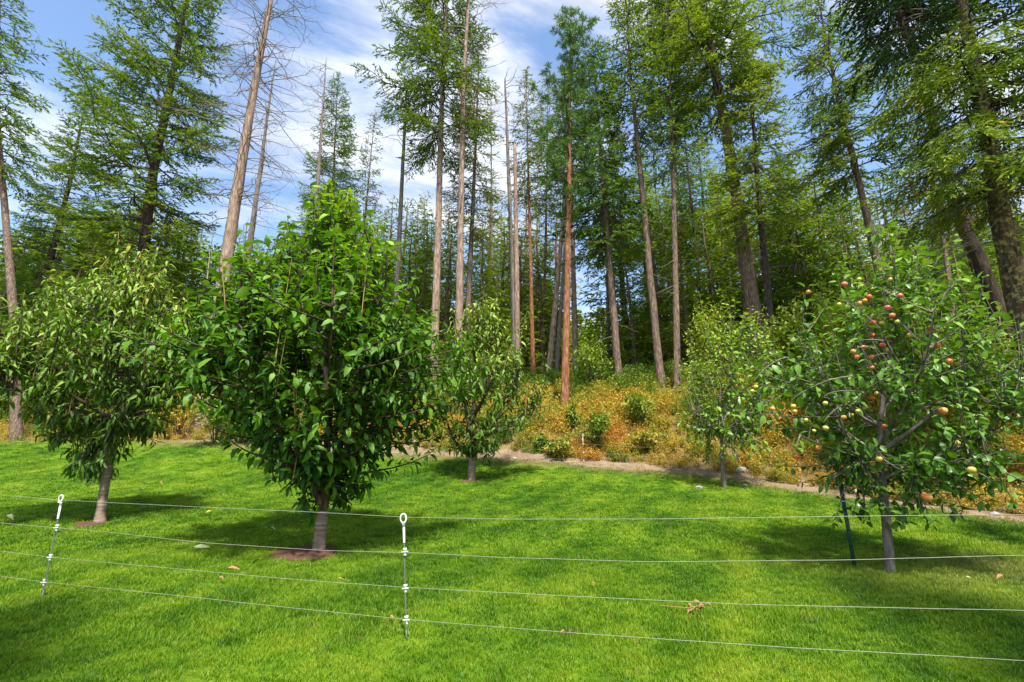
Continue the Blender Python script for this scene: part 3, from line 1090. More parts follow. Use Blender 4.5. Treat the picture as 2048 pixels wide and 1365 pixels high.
def snag(name, label, tr, Y, dia, H, nb, Rad, seed, bark='dead_bark', twigs=7, lo=.3, hi=.99, broken=.1, split=False, brown=0, elev=(-.15, .4), group='dead standing trees among the firs', sides=3, taper=.8, brad=.028):
    r = np.random.RandomState(seed)
    path = trace_path(tr, Y, H, 36, seed, .04)
    base = path[0] + np.array([0, 0, .15])
    s = np.linspace(0, 1, len(path))
    rad = dia * .40 * ((1 - s) ** taper * (1 - broken) + broken)
    rad[:2] *= np.array([1.2, 1.07])
    root = thing(name, label, 'dead tree', base, group)
    g = Geo()
    trunk_geo(g, path, rad, 12, seed)
    localise(g, base)
    link('trunk', g.mesh('trunk', True), M[bark], root)
    ts = lo + (hi - lo) * r.uniform(0, 1, nb) ** .8
    Lq = Rad
    objs = [] if split else None
    gd = Geo()
    bare_branches(gd, path, ts, r, Lq, elev, .32, brad, .5, twigs, 8, sides, objs)
    if split:
        for gg in objs:
            localise(gg, base)
            link('branch', gg.mesh('branch'), M['twig_grey'], root)
    else:
        localise(gd, base)
        tag(link('bare_twigs', gd.mesh('bare_twigs'), M['twig_grey'], root), kind='stuff')
    if brown:
        n = brown
        c = along(path, r.uniform(.5, .66, n))
        P = c + r.normal(0, 1, (n, 3)) * np.array([.5, .5, .35])
        v = kites(P, norm(r.normal(0, 1, (n, 3)) + np.array([0, 0, -.3])), norm(r.normal(0, 1, (n, 3))), .3 * r.uniform(.5, 1.2, n), np.full(n, .035))
        gb = Geo()
        gb.add(v.reshape(-1, 3), [np.arange(n * 4).reshape(-1, 4)], np.repeat(r.uniform(0, 1, n), 4))
        localise(gb, base)
        tag(link('dead_needles', gb.mesh('dead_needles'), M['brown_twig'], root), kind='stuff')
    return root


# left side
conifer('fir_tree', 'leaning fir at the left edge whose bare trunk tilts out of the picture', [(30, 660), (12, 470), (0, 340), (-8, 200)], 20, .5, 27, .45, 2.1, 60, 11, 'dark_fir', dead_n=8, cat='fir tree')
conifer('fir_tree', 'slim fir leaning right, second live tree from the left edge', [(78, 610), (118, 450), (150, 315), (178, 170)], 28, .75, 21.2, .28, 3.0, 72, 12, 'fir', 'dark_bark', 12, elev=(.5, -.05), droop=.2)
conifer('fir_tree', 'broad full fir with long upswept limbs, largest live tree on the left', [(288, 500), (300, 380), (320, 270), (343, 170), (372, 10)], 22, .82, 35, .21, 4.6, 110, 13, 'fir', 'dark_bark', 14, elev=(.75, .0), droop=.2, upturn=.25, dens=1.05, skew=-.18)
snag('dead_tree', 'tall thick pinkish dead tree with bare branches left of the large cherry', [(430, 665), (470, 400), (500, 220), (533, 40)], 21, .84, 29, 190, 3.2, 14, 'dead_bark', 9, .30, .97, .12, True)
snag('dead_tree', 'thinner grey dead tree just right of the tall thick dead one', [(490, 560), (514, 385), (535, 240), (551, 130)], 29, .62, 24.5, 80, 2.6, 15, 'grey_bark', 7, .25)
snag('dead_tree', 'slender dead tree with wispy bare top in front of a dense pointed fir', [(632, 420), (640, 300), (652, 120)], 28, .5, 23.8, 90, 1.6, 16, 'grey_bark', 6, .35)
conifer('fir_tree', 'dense pointed fir behind the slender dead tree with the wispy top', [(660, 500), (668, 300), (677, 130)], 33, .5, 26.5, .22, 3.3, 110, 17, 'fir', dead_n=8)
conifer('fir_tree', 'small sparse olive fir with a pointed top right of the dense one', [(728, 450), (738, 330), (747, 240)], 35, .45, 24, .25, 1.9, 60, 18, 'sparse_fir', dead_n=18, dens=.8)
snag('dead_tree', 'straight bare grey trunk with drooping dead limbs near its top', [(796, 520), (803, 360), (812, 190)], 29, .5, 22.5, 26, 3.2, 19, 'grey_bark', 6, .72, .99, .3, False, 0, (-.1, .2))
conifer('fir_tree', 'tall full fir with brown trunk left of the bare one in the centre', [(872, 595), (877, 420), (882, 260), (890, 60)], 26, .62, 38, .40, 4.2, 96, 20, 'fir', 'dead_bark', 16, elev=(.5, -.1), dens=1.1, skew=-.15)
snag('dead_tree', 'tall bare pinkish trunk with brown dead twigs midway in the centre', [(918, 660), (922, 400), (926, 160), (936, 0)], 24.5, .54, 31, 120, 2.5, 21, 'dead_bark', 7, .3, .99, .2, False, 420, (.0, .6))
conifer('fir_tree', 'sparse olive fir with dark trunk right of the tall bare pinkish one', [(936, 625), (945, 430), (953, 240)], 30, .6, 25.5, .42, 2.4, 62, 22, 'sparse_fir', 'fir_bark', 22, dens=.8)
snag('dead_tree', 'very thin pale dead trunk with fine twigs left of the grey pair', [(985, 600), (984, 420), (983, 250)], 37, .36, 27, 70, 1.6, 23, 'grey_bark', 5, .3)
snag('dead_tree', 'dark grey trunk with a forked broken top in the centre', [(1030, 745), (1024, 520), (1015, 300)], 29, .46, 22.5, 46, 1.5, 24, 'grey_bark', 6, .4, .99, .3)
snag('dead_tree', 'short snapped grey trunk close beside the dark one with the forked top', [(1036, 740), (1034, 560), (1032, 425)], 27, .42, 15.8, 10, .8, 25, 'dead_bark', 4, .5, .95, .55)
conifer('fir_tree', 'thin reddish trunked fir with sparse olive top left of the orange pine', [(1066, 720), (1061, 520), (1055, 260)], 30, .42, 24, .55, 1.7, 46, 26, 'sparse_fir', 'orange_bark', 26, dens=.8)
conifer('fir_tree', 'slim grey trunked fir with thin olive crown just left of the leaning pair', [(1086, 700), (1091, 500), (1094, 290)], 33, .36, 25.5, .5, 1.8, 48, 27, 'sparse_fir', 'fir_bark', 18, dens=.8)
snag('dead_tree', 'leaning grey trunk, thicker of the slanted pair left of the orange pine', [(1096, 760), (1112, 600), (1127, 430)], 26, .40, 16, 12, 1.0, 28, 'dead_bark', 4, .5, .97, .5)
snag('dead_tree', 'leaning dark trunk, thinner of the slanted pair left of the orange pine', [(1116, 700), (1126, 560), (1135, 420)], 28, .32, 17, 12, 1.0, 29, 'grey_bark', 4, .5, .97, .5)
conifer('fir_tree', 'thick reddish trunk of a fir close behind the orange pine', [(1150, 690), (1147, 540), (1143, 400)], 28, .52, 22, .62, 2.2, 40, 30, 'dark_fir', 'dead_bark', 16)
conifer('fir_tree', 'dense dark fir with low crown right of the orange pine', [(1241, 800), (1228, 640), (1212, 440), (1196, 230)], 22, .5, 19.5, .36, 2.5, 92, 31, 'dark_fir', 'fir_bark', 24, dens=1.15, elev=(.3, -.2), droop=.35)
conifer('fir_tree', 'slender tall fir with drooping twigs low on its trunk, right of the dense one', [(1326, 805), (1300, 540), (1281, 330), (1263, 160), (1258, 60)], 21, .5, 25, .52, 2.1, 62, 32, 'fir', 'fir_bark', 40, dens=1.0, dead_lo=.18)
conifer('fir_tree', 'thin straight dark trunked fir left of the thick leaning trunk', [(1356, 835), (1351, 560), (1345, 300)], 20.5, .42, 22, .5, 1.7, 54, 33, 'fir', 'fir_bark', 34, dens=.9, dead_lo=.15)
conifer('fir_tree', 'large tall fir with thick leaning trunk and wide crown right of centre', [(1530, 760), (1490, 520), (1452, 270), (1425, 130), (1400, 0)], 21, .86, 36, .38, 4.6, 112, 34, 'fir', 'fir_bark', 30, dens=1.15, elev=(.4, -.15), upturn=.22)
conifer('fir_tree', 'dark thin curved trunk with small crown behind the light green sapling', [(1402, 690), (1395, 540), (1377, 360)], 30, .4, 21, .5, 1.6, 44, 35, 'dark_fir', 'dark_bark', 22, dens=.9)
conifer('fir_tree', 'fir with a matted clump of twigs midway, right of the thick leaning trunk', [(1556, 835), (1538, 600), (1520, 400), (1508, 250)], 19.5, .5, 17.5, .42, 2.5, 60, 36, 'fir', 'dark_bark', 60, dens=1.0, dead_lo=.3, dead_rad=1.5)
conifer('fir_tree', 'airy fir with pointed leaning top above the apple tree', [(1795, 700), (1757, 545), (1718, 370), (1685, 240), (1650, 70)], 20, .52, 20.5, .42, 3.0, 70, 37, 'fir', 'fir_bark', 26, dens=.95, elev=(.35, -.12))
conifer('fir_tree', 'thin tree with rusty dead needles between the apple tree and the leaning dark trunk', [(1906, 640), (1893, 520), (1878, 430)], 19, .32, 11.5, .5, 1.5, 34, 38, 'brown_twig', 'fir_bark', 24, dens=.6)
conifer('spruce_tree', 'dark spruce with slanting black trunk near the right edge', [(2046, 745), (1960, 520), (1900, 370), (1852, 180), (1800, 20)], 13, .56, 19, .62, 2.3, 66, 39, 'spruce', 'dark_bark', 12, dict(spacing=.10, twig=.38, el=.17, ew=.06, hang=.4), 1.1, (.25, -.2), .45, dead_lo=.3, dead_rad=1.6, cat='spruce tree', twig_mat='twig_dark')


def near_spruce():
    r = np.random.RandomState(40)
    tr = [(2062, 700), (2048, 640), (1992, 370), (1942, 95), (1910, -40)]
    Y, H = 10.0, 19
    path = trace_path(tr, Y, H, 36, 40)
    base = path[0] + np.array([0, 0, .15])
    s = np.linspace(0, 1, 36)
    root = thing('spruce_tree', 'thick lichen speckled spruce with drooping yellow green boughs in the top right corner', 'spruce tree', base, FIR_GROUP)
    g = Geo()
    trunk_geo(g, path, .25 * ((1 - s) ** .8 * .95 + .04), 14, 40)
    localise(g, base)
    link('trunk', g.mesh('trunk', True), M['lichen_bark'], root)
    gw, gf, gd, gt = Geo(), Geo(), Geo(), Geo()
    zrel = lambda z: (z - path[0, 2]) / (path[-1, 2] - path[0, 2])
    # drooping yellow green boughs between about 6.8 m and 11 m above the camera's ground
    n = 110
    t = np.linspace(zrel(7.9), zrel(12.4), n)
    az = np.arange(n) * 2.39996 + r.normal(0, .4, n)
    L = 2.45 * (1 + .22 * np.cos(az - R(215))) * r.uniform(.65, 1.1, n) * (1 - .25 * (t - t[0]) / (t[-1] - t[0]))
    bp = branch_curves(path, t, az, L, r.uniform(-.1, .25, n), r.uniform(.35, .75, n), r.uniform(.1, .35, n), 8, r)
    gw.tubes(bp, (.03 * np.ones(n))[:, None] * np.linspace(1, .25, 8)[None], 5, .4)
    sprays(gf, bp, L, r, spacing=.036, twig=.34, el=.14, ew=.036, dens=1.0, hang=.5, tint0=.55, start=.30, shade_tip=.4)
    bare_branches(gt, path, r.uniform(zrel(6.6), zrel(9.6), 70), r, 2.3, (-.4, .1), .6, .016, .5, 12, 9)
    # darker boughs above
    n = 64
    t = np.linspace(zrel(12.2), .99, n)
    az = np.arange(n) * 2.39996 + r.normal(0, .4, n)
    q = (t - t[0]) / (t[-1] - t[0])
    L = 2.5 * (1 - q) ** .7 * r.uniform(.7, 1.15, n) + .3
    bp = branch_curves(path, t, az, L, .25 * q - .1 + r.normal(0, .1, n), .4 * r.uniform(.6, 1.2, n), r.uniform(.1, .3, n), 7, r)
    gw.tubes(bp, (.028 * np.ones(n))[:, None] * np.linspace(1, .25, 7)[None], 4, .4)
    sprays(gd, bp, L, r, spacing=.08, twig=.36, el=.16, ew=.055, dens=1.0, hang=.45)
    for gg, nm, mt in ((gw, 'branch_framework', 'dark_bark'), (gt, 'bare_hanging_twigs', 'twig_grey'), (gf, 'drooping_foliage', 'mossy'), (gd, 'upper_foliage', 'spruce')):
        localise(gg, base)
        tag(link(nm, gg.mesh(nm), M[mt], root), kind='stuff')


near_spruce()


# long needled pine with the orange trunk
def orange_pine():
    r = np.random.RandomState(50)
    path = trace_path([(1129, 822), (1134, 600), (1138, 400), (1139, 250), (1141, 130)], 20, 20.6, 36, 50, .03)
    base = path[0] + np.array([0, 0, .15])
    s = np.linspace(0, 1, 36)
    root = thing('pine_tree', 'straight pine with orange red bark and long needle tufts in the centre', 'pine tree', base, FIR_GROUP)
    g = Geo()
    trunk_geo(g, path, .165 * ((1 - s) ** .8 * .95 + .04), 12, 50)
    localise(g, base)
    link('trunk', g.mesh('trunk', True), M['orange_bark'], root)
    n = 62
    lo = .44
    t = lo + (1 - lo) * (np.arange(n) + r.uniform(-.4, .4, n)) / n
    t = np.clip(t, lo, .985)
    q = (t - lo) / (1 - lo)
    az = np.arange(n) * 2.39996 + r.normal(0, .4, n)
    L = (2.3 * (1 - q) ** .4 * r.uniform(.6, 1.2, n)) * np.clip(.6 + q * 2, .6, 1)
    bp = branch_curves(path, t, az, L, .15 + .45 * q + r.normal(0, .12, n), .25 * (1 - q), .45 * r.uniform(.5, 1.2, n), 7, r)
    gw, gf = Geo(), Geo()
    gw.tubes(bp, (.02 + .008 * L)[:, None] * np.linspace(1, .4, 7)[None], 4, .5)
    C = []
    for i in range(n):
        C.append(bp[i, -1])
        for k in range(int(1 + L[i] * 3.2)):
            a = r.uniform(.3, .98)
            p = bp[i, int(a * 6)] + r.normal(0, .24, 3)
            C.append(p)
    C.append(path[-1])
    C = np.array(C)
    m = 54
    P = np.repeat(C, m, 0)
    D = norm(r.normal(0, 1, P.shape) + np.array([0, 0, .45]))
    Ln = .27 * r.uniform(.7, 1.2, len(P))
    v = kites(P, D, norm(r.normal(0, 1, P.shape)), Ln, np.full(len(P), .028), .5)
    tn = np.repeat(np.clip(np.repeat(r.normal(.5, .16, len(C)), m) + r.normal(0, .1, len(P)), 0, 1), 4)
    gf.add(v.reshape(-1, 3), [np.arange(len(P) * 4).reshape(-1, 4)], tn)
    for gg, nm, mt in ((gw, 'branch_framework', 'twig_dark'), (gf, 'needle_tuft_crown', 'pine')):
        localise(gg, base)
        tag(link(nm, gg.mesh(nm), M[mt], root), kind='stuff')


orange_pine()


# ---- background conifers: a few kinds, copied
def proto_fir(seed, H, lo, Rad, nb, mat, bark, dens=1.0, dead=10, snaggy=False):
    r = np.random.RandomState(seed)
    K = 20
    z = np.linspace(-.2, H, K)
    path = np.stack([np.cumsum(r.normal(0, .03, K)), np.cumsum(r.normal(0, .03, K)), z], 1)
    s = np.linspace(0, 1, K)
    g, gf, gw = Geo(), Geo(), Geo()
    trunk_geo(g, path, (.012 * H + .04) * ((1 - s) ** .85 * .95 + .05), 8, seed)
    parts = []
    parts.append(('trunk', g.mesh('trunk', True), M[bark], None))
    if not snaggy:
        nb = int(nb * 1.6)
        t = lo + (1 - lo) * (np.arange(nb) + r.uniform(-.4, .4, nb)) / nb
        t = np.clip(t, lo, .99)
        q = (t - lo) / (1 - lo)
        az = np.arange(nb) * 2.39996 + r.normal(0, .5, nb)
        L = Rad * (1 - q) ** .8 * np.clip(.6 + q * 3, .6, 1) * r.uniform(.6, 1.2, nb) + .25
        bp = branch_curves(path, t, az, L, -.1 + .4 * q + r.normal(0, .1, nb), .3 * (1.1 - q) * r.uniform(.6, 1.2, nb), .2 * r.uniform(.4, 1.2, nb), 6, r)
        sprays(gf, bp, L, r, spacing=.16, twig=.42, el=.25, ew=.075, dens=dens * 2.1, hang=.2)
        gw.tubes(bp, (.012 + .01 * L)[:, None] * np.linspace(1, .2, 6)[None], 3, .4)
        parts.append(('crown', gf.mesh('crown'), M[mat], 'stuff'))
    if dead:
        bare_branches(gw, path, r.uniform(.15, max(lo + .1, .95 if snaggy else 0), dead), r, 1.4 if not snaggy else 1.5, (-.3, .3), .35, .022, .5, 3)
    parts.append(('bare_twigs', gw.mesh('bare_twigs'), M['twig_grey' if snaggy else 'twig_dark'], 'stuff'))
    return parts, H


PROTO = {
    'slim': proto_fir(201, 16, .38, 1.9, 50, 'fir', 'fir_bark', .9, 16),
    'full': proto_fir(202, 13, .10, 2.3, 64, 'dark_fir', 'fir_bark', 1.0, 4),
    'young': proto_fir(203, 7, .03, 1.9, 52, 'fir', 'fir_bark', 1.0, 0),
    'youngdark': proto_fir(204, 8, .04, 2.0, 54, 'dark_fir', 'dark_bark', 1.0, 2),
    'olive': proto_fir(205, 15, .42, 1.7, 46, 'sparse_fir', 'dead_bark', .8, 22),
    'midlit': proto_fir(208, 11, .12, 2.1, 56, 'lit_fir', 'fir_bark', 1.0, 6),
    'pole': proto_fir(206, 15, .0, 0, 0, 'fir', 'grey_bark', 1, 40, True),
    'tallslim': proto_fir(207, 19, .52, 2.2, 50, 'fir', 'dark_bark', .95, 24),
}


def plant(kind, name, label, cat, px, Y, H, seed, group, lean=0.0):
    r = random.Random(seed)
    parts, H0 = PROTO[kind]
    x = at(px, 600, Y)[0]
    root = thing(name, label, cat, (x, Y, gz(x, Y)), group)
    s = H / H0
    root.scale = (s * r.uniform(.9, 1.15), s * r.uniform(.9, 1.15), s)
    root.rotation_euler = (r.uniform(-.02, .02), lean + r.uniform(-.02, .02), r.uniform(0, 6.283))
    for nm, me, mt, kd in parts:
        tag(link(nm, me, mt, root), kind=kd)
    return root


seed = 300
LANDMARKS = [(10, 'leftmost fir'), (110, 'slim leaning fir'), (295, 'broad full fir'), (450, 'thick dead tree'), (510, 'thin dead tree'), (640, 'wispy snag'), (735, 'small olive fir'),
             (798, 'bare grey trunk'), (875, 'tall brown fir'), (921, 'pinkish dead trunk'), (984, 'thin pale snag'), (1025, 'forked snag'), (1062, 'reddish thin fir'), (1110, 'slanted pair'),
             (1133, 'orange pine'), (1230, 'dense dark fir'), (1303, 'slender tall fir'), (1352, 'thin dark fir'), (1397, 'curved thin trunk'), (1505, 'thick leaning trunk'), (1542, 'matted clump fir'),
             (1600, 'apple boughs'), (1770, 'apple tree trunk'), (1895, 'rusty needled tree'), (2000, 'lichen spruce')]
BACK = [
    # (kind, phrase, category, list of (px, Y, H))
    ('slim', 'slim fir', 'fir tree', [(20, 34, 15), (60, 38, 18), (110, 44, 19), (185, 40, 18), (232, 36, 16), (378, 42, 17), (355, 48, 20), (455, 46, 18), (575, 44, 17), (598, 38, 17), (140, 34, 15), (-20, 40, 19),
                                      (690, 44, 21), (715, 50, 21), (770, 40, 18), (825, 43, 19), (850, 38, 16), (790, 52, 24), (640, 46, 18)]),
    ('young', 'young light green fir', 'fir tree', [(55, 26, 8.5), (140, 28, 10.5), (205, 25, 10), (255, 27, 11), (330, 26, 10), (395, 28, 9.5), (-10, 24, 9), (560, 29, 9.5), (175, 31, 13), (20, 31, 12), (300, 33, 14), (230, 30, 12.5), (480, 34, 11)]),
    ('youngdark', 'dark bushy fir', 'fir tree', [(5, 28, 9), (95, 31, 12), (180, 34, 13), (350, 33, 12), (445, 34, 9), (420, 38, 13), (60, 34, 13),
                                                 (1285, 33, 7), (1335, 36, 8), (1392, 31, 6.5), (1440, 30, 8), (1480, 32, 9), (1525, 29, 9), (1575, 27, 9), (1590, 32, 11),
                                                 (1880, 26, 8), (1930, 24, 7.5), (1975, 22, 7), (2030, 24, 9), (1850, 33, 11), (1950, 31, 11), (2010, 34, 13)]),
    ('midlit', 'leafy sunlit fir', 'fir tree', [(30, 30, 12), (100, 32, 14), (190, 30, 13), (250, 33, 15), (310, 29, 11), (380, 34, 12), (430, 33, 11), (500, 35, 12), (560, 37, 13), (620, 36, 14), (668, 34, 13), (705, 33, 12), (752, 35, 13), (818, 34, 13), (846, 33, 11), (898, 32, 12), (962, 33, 12), (1000, 35, 14), (1046, 34, 12), (1082, 33, 12), (1118, 35, 13),
                                                  (1208, 30, 11), (1262, 28, 10), (1318, 29, 11), (1338, 33, 15), (1376, 27, 9.5), (1386, 34, 16), (1430, 28, 11), (1462, 31, 14), (1484, 27, 11), (1528, 30, 14),
                                                  (1575, 33, 17), (1615, 29, 14), (1668, 28, 13), (1720, 31, 15), (1745, 26, 10), (1812, 30, 13), (1862, 28, 11), (1918, 29, 11), (1965, 27, 10), (2035, 29, 12)]),
    ('pole', 'bare dead pole', 'dead tree', [(90, 46, 20), (150, 50, 22), (365, 39, 16.5), (412, 41, 15.5), (395, 36, 11), (250, 47, 17), (470, 50, 21), (560, 43, 16), (600, 50, 23),
                                             (900, 40, 15), (965, 42, 17), (1048, 40, 15), (1110, 41, 14)]),
    ('full', 'full dark fir', 'fir tree', [(830, 42, 14), (905, 37, 13), (960, 44, 17), (990, 39, 12), (1045, 45, 15), (1075, 38, 11), (780, 38, 13), (860, 46, 18), (700, 40, 16), (745, 44, 17), (650, 38, 14), (605, 42, 15), (935, 41, 15), (1010, 48, 18)]),
    ('olive', 'thin olive fir', 'fir tree', [(850, 46, 21), (895, 50, 23), (975, 47, 22), (1005, 52, 24), (1045, 46, 22), (1075, 50, 23), (1110, 44, 19), (760, 45, 19),
                                             (1600, 31, 16), (1640, 36, 18), (1700, 40, 19), (1460, 44, 21)]),
    ('tallslim', 'tall shaded fir', 'fir tree', [(1225, 36, 20), (1255, 31, 17), (1300, 36, 20), (1330, 40, 22), (1380, 35, 19), (1290, 44, 24), (1420, 33, 19), (1440, 39, 20), (1475, 34, 17), (1500, 40, 20), (1360, 46, 24)]),
    ('full', 'thick green fir', 'fir tree', [(1590, 26, 13), (1625, 25, 11), (1650, 30, 14), (1700, 26, 10.5), (1735, 30, 13), (1780, 27, 10), (1835, 29, 11), (1680, 36, 17), (1560, 33, 15), (1250, 40, 15), (1315, 38, 14), (1365, 42, 15), (1430, 40, 15)]),
]
cells = {}
for kind, phrase, cat, spots in BACK:
    for (px, Yd, H) in spots:
        k_ = sum(px > l[0] for l in LANDMARKS)
        cells.setdefault((phrase, k_), []).append((px, Yd, H, kind, cat))
for (phrase, k_), lst in cells.items():
    if k_ == 0:
        where = 'at the very left edge of the forest'
    elif k_ == len(LANDMARKS):
        where = 'at the very right edge of the forest'
    else:
        where = 'between the ' + LANDMARKS[k_ - 1][1] + ' and the ' + LANDMARKS[k_][1]
    lst.sort(key=lambda q: -q[2] / q[1])
    adj = {1: [''], 2: ['taller ', 'shorter '], 3: ['tallest ', 'middling ', 'lowest '], 4: ['tallest ', 'second tallest ', 'third tallest ', 'lowest '],
           5: ['tallest ', 'second tallest ', 'third tallest ', 'fourth tallest ', 'lowest ']}.get(len(lst))
    for n_, (px, Yd, H, kind, cat) in enumerate(lst):
        seed += 1
        lab = (adj[n_] if adj else '') + phrase + ' ' + where
        plant(kind, {'fir tree': 'fir_tree', 'dead tree': 'dead_tree'}[cat], lab, cat, px, Yd, H, seed, 'background ' + ('firs' if cat == 'fir tree' else 'dead poles') if adj else phrase + 's ' + where,
              lean=(1024 - px) / 1024 * .03)

# wooded far slope: reads as one mass
gsrc = []
for i in range(3):
    r = np.random.RandomState(400 + i)
    gg = Geo()
    nb_ = 70
    q = r.uniform(0, 1, nb_ * 12)
    az = r.uniform(0, 6.283, len(q))
    rr = (1 - q) ** .8 * 2.2 * np.sqrt(r.uniform(.1, 1, len(q)))
    P = np.stack([rr * np.cos(az), rr * np.sin(az), .6 + q * 11.5], 1)
    D = np.stack([np.cos(az), np.sin(az), 0 * az - .25], 1)
    v = kites(P, D, norm(r.normal(0, .6, P.shape) + np.array([0, 0, 1.])), np.full(len(q), .85), np.full(len(q), .42))
    gg.add(v.reshape(-1, 3), [np.arange(len(q) * 4).reshape(-1, 4)], np.repeat(np.clip(r.normal(.55, .2, len(q)), 0, 1), 4))
    gg.tubes(np.array([[0, 0, -.5], [0, 0, 6], [0, 0, 12.]]), np.array([.2, .12, .03]), 5, .1)
    gsrc.append(source('far fir', gg.mesh('far fir'), M['lit_fir']))
n = 2600
x, y = rs.uniform(-240, 260, n), rs.uniform(66, 330, n)
k = (np.abs(x) < y * 1.25 + 15)
x, y = x[k], y[k]
s_ = rs.uniform(.7, 1.5, len(x))
o = scatter('woods', np.stack([x, y, ground(x, y)], 1), np.stack([0 * x, 0 * x, rs.uniform(0, 6.283, len(x))], 1), np.stack([s_, s_, s_], 1), rs.randint(0, 3, len(x)), gsrc)
tag(o, 'distant conifer woods covering the slope beyond the near trees', 'woods', kind='stuff')


# ---------------------------------------------------------------- orchard trees
LEAF_MESH = {}


def leaf_mesh(kind, curl, fold, wl, mat):
    if kind not in LEAF_MESH:
        v = leaf_verts(np.zeros((1, 3)), np.array([[1., 0, 0]]), np.array([[0, 0, 1.]]), 1.0, wl, curl, fold)[0]
        me = make_mesh('leaf', v, [LEAF_T], True, np.full(8, .5))
        me.materials.append(mat)
        LEAF_MESH[kind] = me
    return LEAF_MESH[kind]


def orchard_tree(name, label, cat, base, Y, outline, fork_px, trunk_d, seed, leafmat, leafL, wl, nlimb, nsec, spacing, curl, fold, droop, limbmat, barkmat,
                 shoots=0, shoot_len=.8, part_leaves=300, avoid=None, tint0=.5, squash=.9, leader=True, group='fruit trees on the lawn', thick=1.0, upright=.5, top_py=None, fruit=None):
    """outline: list of (py, x_left, x_right) of the crown traced at depth Y; its volume is taken as round"""
    r = np.random.RandomState(seed)
    base = np.array(base, float)
    O = []
    for py, xl, xr in outline:
        a, b = at(xl, py, Y), at(xr, py, Y)
        O.append((a[2], (a[0] + b[0]) / 2, max(.05, (b[0] - a[0]) / 2 * .90)))
    O = np.array(sorted(O))
    zlo, zhi = O[0, 0], O[-1, 0]
    cx = lambda z: np.interp(z, O[:, 0], O[:, 1])
    cr = lambda z: np.interp(z, O[:, 0], O[:, 2])
    root = thing(name, label, cat, base, group)
    # trunk, traced
    tp = [base - np.array([0, 0, .1])] + [at(px, py, Y) for px, py in fork_px]
    tp = np.array(tp)
    zz = np.linspace(0, 1, 14)
    cum = np.concatenate([[0], np.cumsum(np.linalg.norm(np.diff(tp, axis=0), axis=1))])
    cum /= cum[-1]
    path = np.stack([np.interp(zz, cum, tp[:, i]) for i in range(3)], 1)
    for _ in range(2):
        path[1:-1] = (path[:-2] + 2 * path[1:-1] + path[2:]) / 4
    g = Geo()
    trad = trunk_d * .5 * np.linspace(1.0, .86, 14)
    trad[0] *= 1.75
    trad[1] *= 1.3
    trad[2] *= 1.08
    trunk_geo(g, path, trad, 16, seed, .5, .035)
    localise(g, base)
    link('trunk', g.mesh('trunk', True), M[barkmat], root)
    fork = path[-1]
    # limbs
    limbs, lr = [], []
    K = 10
    if leader:
        topz = zlo + (zhi - zlo) * .9
        top = np.array([cx(topz), Y + r.normal(0, .1), topz])
        limbs.append(bez(fork, fork + np.array([0, 0, .3 * (topz - fork[2])]), top - np.array([r.normal(0, .2), 0, .35 * (topz - fork[2])]), top, K))
        lr.append(trunk_d * .33)
    for i in range(nlimb):
        a = i * 2 * math.pi / nlimb + r.normal(0, .25)
        f = r.uniform(.3, .72)
        z = zlo + (zhi - zlo) * f
        R_ = cr(z) * r.uniform(.7, .92)
        tip = np.array([cx(z) + R_ * math.cos(a), Y + R_ * math.sin(a) * squash, z])
        st = fork if not leader else limbs[0][r.randint(0, 3)]
        out_ = np.array([math.cos(a), math.sin(a) * squash, 0])
        h = tip[2] - st[2]
        limbs.append(bez(st, st + out_ * R_ * .45 + np.array([0, 0, h * .25]), tip - out_ * R_ * .12 - np.array([0, 0, max(.1, h * .4)]), tip, K))
        lr.append(trunk_d * r.uniform(.2, .3))
    for i, (l, q) in enumerate(zip(limbs, lr)):
        g = Geo()
        g.tubes(l + np.cumsum(r.normal(0, .008, l.shape), 0), q * np.linspace(1, .3, K), 8)
        localise(g, base)
        link('limb', g.mesh('limb', True), M[limbmat], root)
    LP = np.concatenate([l[2:] for l in limbs])
    # secondary branches to points spread through the outer crown
    sec = []
    tries = 0
    while len(sec) < nsec and tries < nsec * 6:
        tries += 1
        z = zlo + (zhi - zlo) * r.beta(1.15, 1.25)
        if r.uniform() > (cr(z) / O[:, 2].max()) ** 1.05 + .10:
            continue
        a = r.uniform(0, 6.283)
        R_ = cr(z) * math.sqrt(r.uniform(.25, 1.0)) * (r.uniform(.72, 1.08) if r.uniform() < .84 else r.uniform(1.08, 1.34))
        T = np.array([cx(z) + R_ * math.cos(a), Y + R_ * math.sin(a) * squash, z])
        dz = T[2] - LP[:, 2]
        hi = (z - zlo) / (zhi - zlo) > .5 and r.uniform() < .75
        aim = np.array([cx(z) + (T[0] - cx(z)) * .8, Y + (T[1] - Y) * .8, T[2] - r.uniform(.6, 1.3)]) if hi else T
        cost = np.linalg.norm(LP - aim, axis=1) + np.where(dz < .1, 1.2, 0) * 1.0
        S = LP[np.argmin(cost + r.uniform(0, .25, len(cost)))]
        v = T - S
        ln = np.linalg.norm(v)
        if ln < .2:
            continue
        if hi:
            sec.append(bez(S, S + np.array([v[0] * .6, v[1] * .6, v[2] * .25]), T - np.array([v[0] * .06, v[1] * .06, v[2] * .4]), T, 7))
            continue
        c1 = S + v * .35 + np.array([0, 0, -.05 * ln])
        c2 = T - np.array([v[0] * .3 * (1 - upright), v[1] * .3 * (1 - upright), .3 * ln * upright + .1 * v[2]])
        sec.append(bez(S, c1, c2, T, 7))
    if fruit is not None:
        SP = np.concatenate([LP] + [b[3:] for b in sec])
        for a in fruit:
            T = np.asarray(a) + np.array([0, 0, .075])
            S = SP[np.argmin(np.linalg.norm(SP - T, axis=1) + np.where(SP[:, 2] > T[2] + .3, .6, 0))]
            v = T - S
            if np.linalg.norm(v) > .06:
                sec.append(bez(S, S + v * .35 + np.array([0, 0, .12 * np.linalg.norm(v)]), T - v * .2 + np.array([0, 0, .06]), T, 7))
    sh = []
